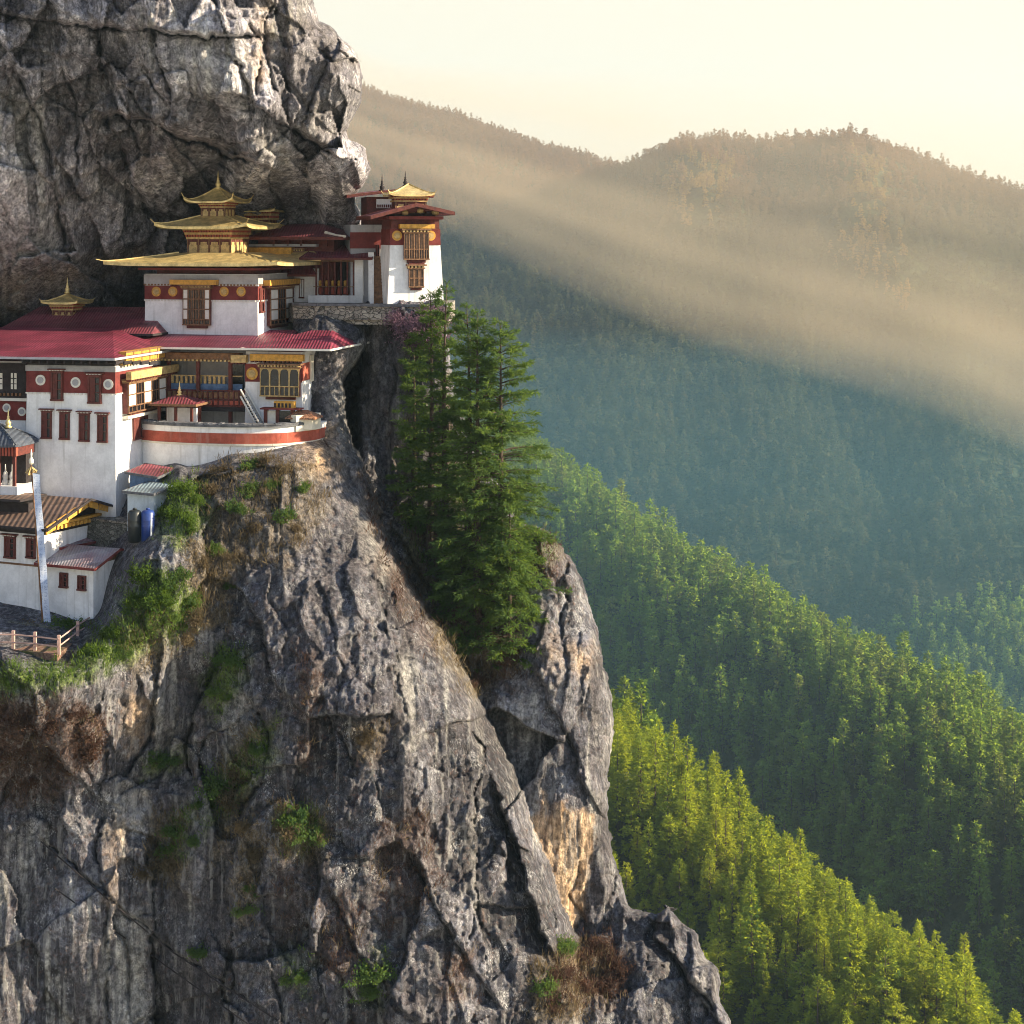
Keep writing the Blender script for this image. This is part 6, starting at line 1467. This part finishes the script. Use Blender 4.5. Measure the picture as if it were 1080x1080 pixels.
for nm, px, m, lb in (('water_tank', 142, M_blk, 'black plastic water tank beside the blue tank'), ('water_tank', 156, M_blu, 'blue plastic water tank in front of the pale blue shed')):
    c = P(px, 557, 119.8); e = empty(nm, c, lb, 'water tank'); mb = MB(); r = 0.44
    mb.lathe(c, [(r, -0.9), (r, 0.1), (r*1.04, 0.14), (r, 0.18), (r, 0.5), (r*1.04, 0.54), (r, 0.58), (r, 1.0), (r*0.8, 1.15), (r*0.35, 1.22)], 18); mb.build('body', m, e, True)
    mb = MB(); mb.lathe(c+Vector((0, 0, 1.222)), [(r*0.3, 0), (r*0.3, 0.08), (0.05, 0.12)], 12); mb.build('lid', m, e, True)
c = P(159.5, 590, 119.3); mb = MB(); mb.tube([c+Vector((0, 0, -0.8)), c+Vector((0, 0, 2.6))], 0.06, 6); tag(mb.build('pipe', M_white), 'thin white standpipe rising beside the water tanks', 'pipe')

# --- lower terrace ground, flag, fence
z0 = -25.75
fl = [(-40, 684), (-14, 684), (14, 684.5), (37, 686), (62, 689.5), (82, 674), (98, 664), (113, 655)]
fw = [P(a, c, -z0*FP/(c-HY)) for a, c in fl]
poly = [Vector((p.x, p.y-0.35, 0)) for p in fw]+[Vector((P(118, 0, 126).x, 126, 0)), Vector((P(-60, 0, 132).x, 132, 0)), Vector((P(-60, 0, 114).x, 114, 0))]
t = NT('trodden_earth'); co = t.n('NewGeometry').outputs['Position']; n1 = t.noise(co, 0.5, 6, 0.6); n2 = t.noise(co, 5, 5, 0.65)
c_ = t.mix(t.rng(n1, 0.45, 0.62), t.mix(t.rng(n2, 0.35, 0.65), (0.13, 0.075, 0.055), (0.26, 0.165, 0.125)), t.mix(n2, (0.03, 0.05, 0.015), (0.10, 0.12, 0.04)))
M_earth = t.base(c_, 0.95, t.bump(n2, 0.7, 0.1), 0.2)
mb = MB(); n = len(poly); mb.add([p+Vector((0, 0, z0)) for p in poly]+[p+Vector((0, 0, z0-1.6)) for p in poly], [tuple(range(n)), tuple(range(2*n-1, n-1, -1))]+[(i, n+i, n+(i+1) % n, (i+1) % n) for i in range(n)])
tag(mb.build('lower_terrace_ground', M_earth), kind='structure')
root = empty('fence', fw[3], 'low pinkish wooden rail fence along the edge of the lower terrace', 'fence')
for i, p in enumerate(fw):
    mb = MB(); s_ = 0.09; v = lambda x, y, z: p+Vector((x, y, z)); mb.hexa([v(-s_,-s_,-0.1), v(s_,-s_,-0.1), v(s_,s_,-0.1), v(-s_,s_,-0.1), v(-s_,-s_,1.15), v(s_,-s_,1.15), v(s_,s_,1.15), v(-s_,s_,1.15)]); mb.build('post', M_pink, root)
for h in (0.45, 0.92):
    mb = MB(); mb.tube([p+Vector((0, -0.13, h+random.uniform(-0.02, 0.02))) for p in fw], 0.055, 5); mb.build('rail', M_pink, root)
bp, tpp = P(46, 664, 118.6), P(33, 490, 118.6)
root = empty('prayer_flag', bp, 'tall leaning flagpole with long white and blue prayer banner in front of the long house', 'flagpole')
mb = MB(); mb.tube([bp+Vector((0, 0, -0.3)), tpp], 0.07, 7, 0.045); mb.build('pole', M_brown, root)
mb = MB(); mb.lathe(tpp, [(0.05, 0), (0.16, 0.1), (0.16, 0.3), (0.05, 0.5), (0.07, 0.7), (0.02, 1.0)], 10); mb.build('finial', M_cream, root)
mb = MB()
for k in range(7):
    a = k*0.9; mb.tube([tpp+Vector((0, 0, -0.15)), tpp+Vector((0.35*math.cos(a), 0.35*math.sin(a), -0.45-0.1*(k % 3)))], 0.05, 4, 0.09)
mb.build('ribbons', M_goldp, root)
t = NT('banner_cloth'); co = t.n('TexCoord').outputs['Object']
sq = t.n('TexBrick', {'offset': 0.0}, Vector=t.n('Mapping', None, Vector=t.n('CombineXYZ', None, X=t.n('SeparateXYZ', None, Vector=co).outputs[0], Y=t.n('SeparateXYZ', None, Vector=co).outputs[2]).outputs[0], Scale=(1, 1, 1)), Scale=1.0)
for k, v in (('Brick Width', 0.34), ('Row Height', 0.42), ('Mortar Size', 0.05), ('Mortar Smooth', 0.3)): sq.inputs[k].default_value = v
pr = t.math('MULTIPLY', t.math('SUBTRACT', 1.0, sq.outputs['Fac']), t.rng(t.noise(co, 14, 4, 0.7), 0.45, 0.6))
c_ = t.mix(t.math('MULTIPLY', pr, 0.6), t.mix(t.rng(t.noise(co, 0.7, 3), 0.35, 0.65), (0.62, 0.66, 0.74), (0.38, 0.47, 0.66)), (0.12, 0.17, 0.34))
t.base(c_, 0.85, None, 0.1); M_flag = t.m
mb = MB(); N = 40; vs = []; fs = []; wd = 0.46
for i in range(N+1):
    f = i/N; p = tpp.lerp(bp, 0.05+0.92*f)
    for j in range(4):
        u = j/3; yo = 0.06*math.sin(f*19+u*2.0)*u+0.03*math.sin(f*41+u); vs.append(p+Vector((0.06+wd*u, -0.09+yo, -0.12*u)))
for lay in (0, 1):
    pass
V2 = vs+[v+Vector((0, 0.012, 0)) for v in vs]; B_ = len(vs)
for i in range(N):
    for j in range(3): a = i*4+j; fs += [(a, a+1, a+5, a+4), (B_+a, B_+a+4, B_+a+5, B_+a+1)]
mb.add(V2, fs); mb.build('banner', M_flag, root, True)
# low slab wall and scrap in front of the long house
root = empty('kerb_wall', P(20, 662, 117.5), 'low mossy kerb wall crossing the yard beside the flagpole', 'wall')
mb = MB(); p, q = P(8, 661, 118.2), P(62, 668, 117.4); up = Vector((0, 0, 1))
mb.hexa([p-up*0.3, q-up*0.3, q+Vector((0, 0.4, -0.3)), p+Vector((0, 0.4, -0.3)), p+up*0.35, q+up*0.35, q+Vector((0, 0.4, 0.35)), p+Vector((0, 0.4, 0.35))]); mb.build('wall', M_moss, root)
r = np.random.default_rng(9)
for i in range(26):
    px, py = r.uniform(-5, 100), r.uniform(640, 662)
    Yg = min(-z0*FP/(py-HY), 119.6); c = P(px, py, Yg); c.z = z0+0.05; s_ = r.uniform(0.12, 0.34)
    mb = MB(); k = [c+Vector((s_*x*r.uniform(0.7, 1.2), s_*y*r.uniform(0.7, 1.2), s_*z*r.uniform(0.5, 0.9))) for z in (-0.5, 1) for x, y in ((-1, -1), (1, -1), (1, 1), (-1, 1))]
    mb.hexa(k); o = mb.build('stone', (M_rubble, M_slate, M_moss)[i % 3]); tag(o, 'loose grey stone lying in the yard in front of the lower houses', 'stone', 'loose stones in the yard')
for kind, a, c, s in (('green', 60, 642, 0.9), ('green', 75, 640, 0.8), ('green', 88, 652, 0.8), ('dry', 30, 641, 0.7), ('dry', 42, 650, 0.6), ('rust', 108, 650, 0.8)):
    Yg = min(-z0*FP/(c-HY), 118.4); e = empty('shrub', Vector((P(a, c, Yg).x, Yg, z0-0.05)), f'{LBL[kind]} growing in the yard before the cottage', 'shrub', f'{LBL[kind]}s in the yard'); e.scale = (s*0.8,)*3
    st, lv = SH[kind][0]; link('stems', st, parent=e); link('leaves', lv, parent=e)
# cables slung across the lower cliff
for nm, pts, lb in (('cable', [(44, 884), (110, 941), (179, 998), (262, 1053), (330, 1096)], 'upper of two dark cables slung across the lower cliff'), ('cable', [(60, 934), (112, 972), (163, 1006), (256, 1072), (300, 1100)], 'lower of two dark cables slung across the lower cliff')):
    cp = [Vector(CV[int(np.searchsorted(gy, y)), int(np.searchsorted(gx, x))])+Vector((0, -0.45, 0)) for x, y in pts]
    mb = MB(); mb.tube(cp, 0.045, 5); tag(mb.build(nm, M_dark), lb, 'cable')
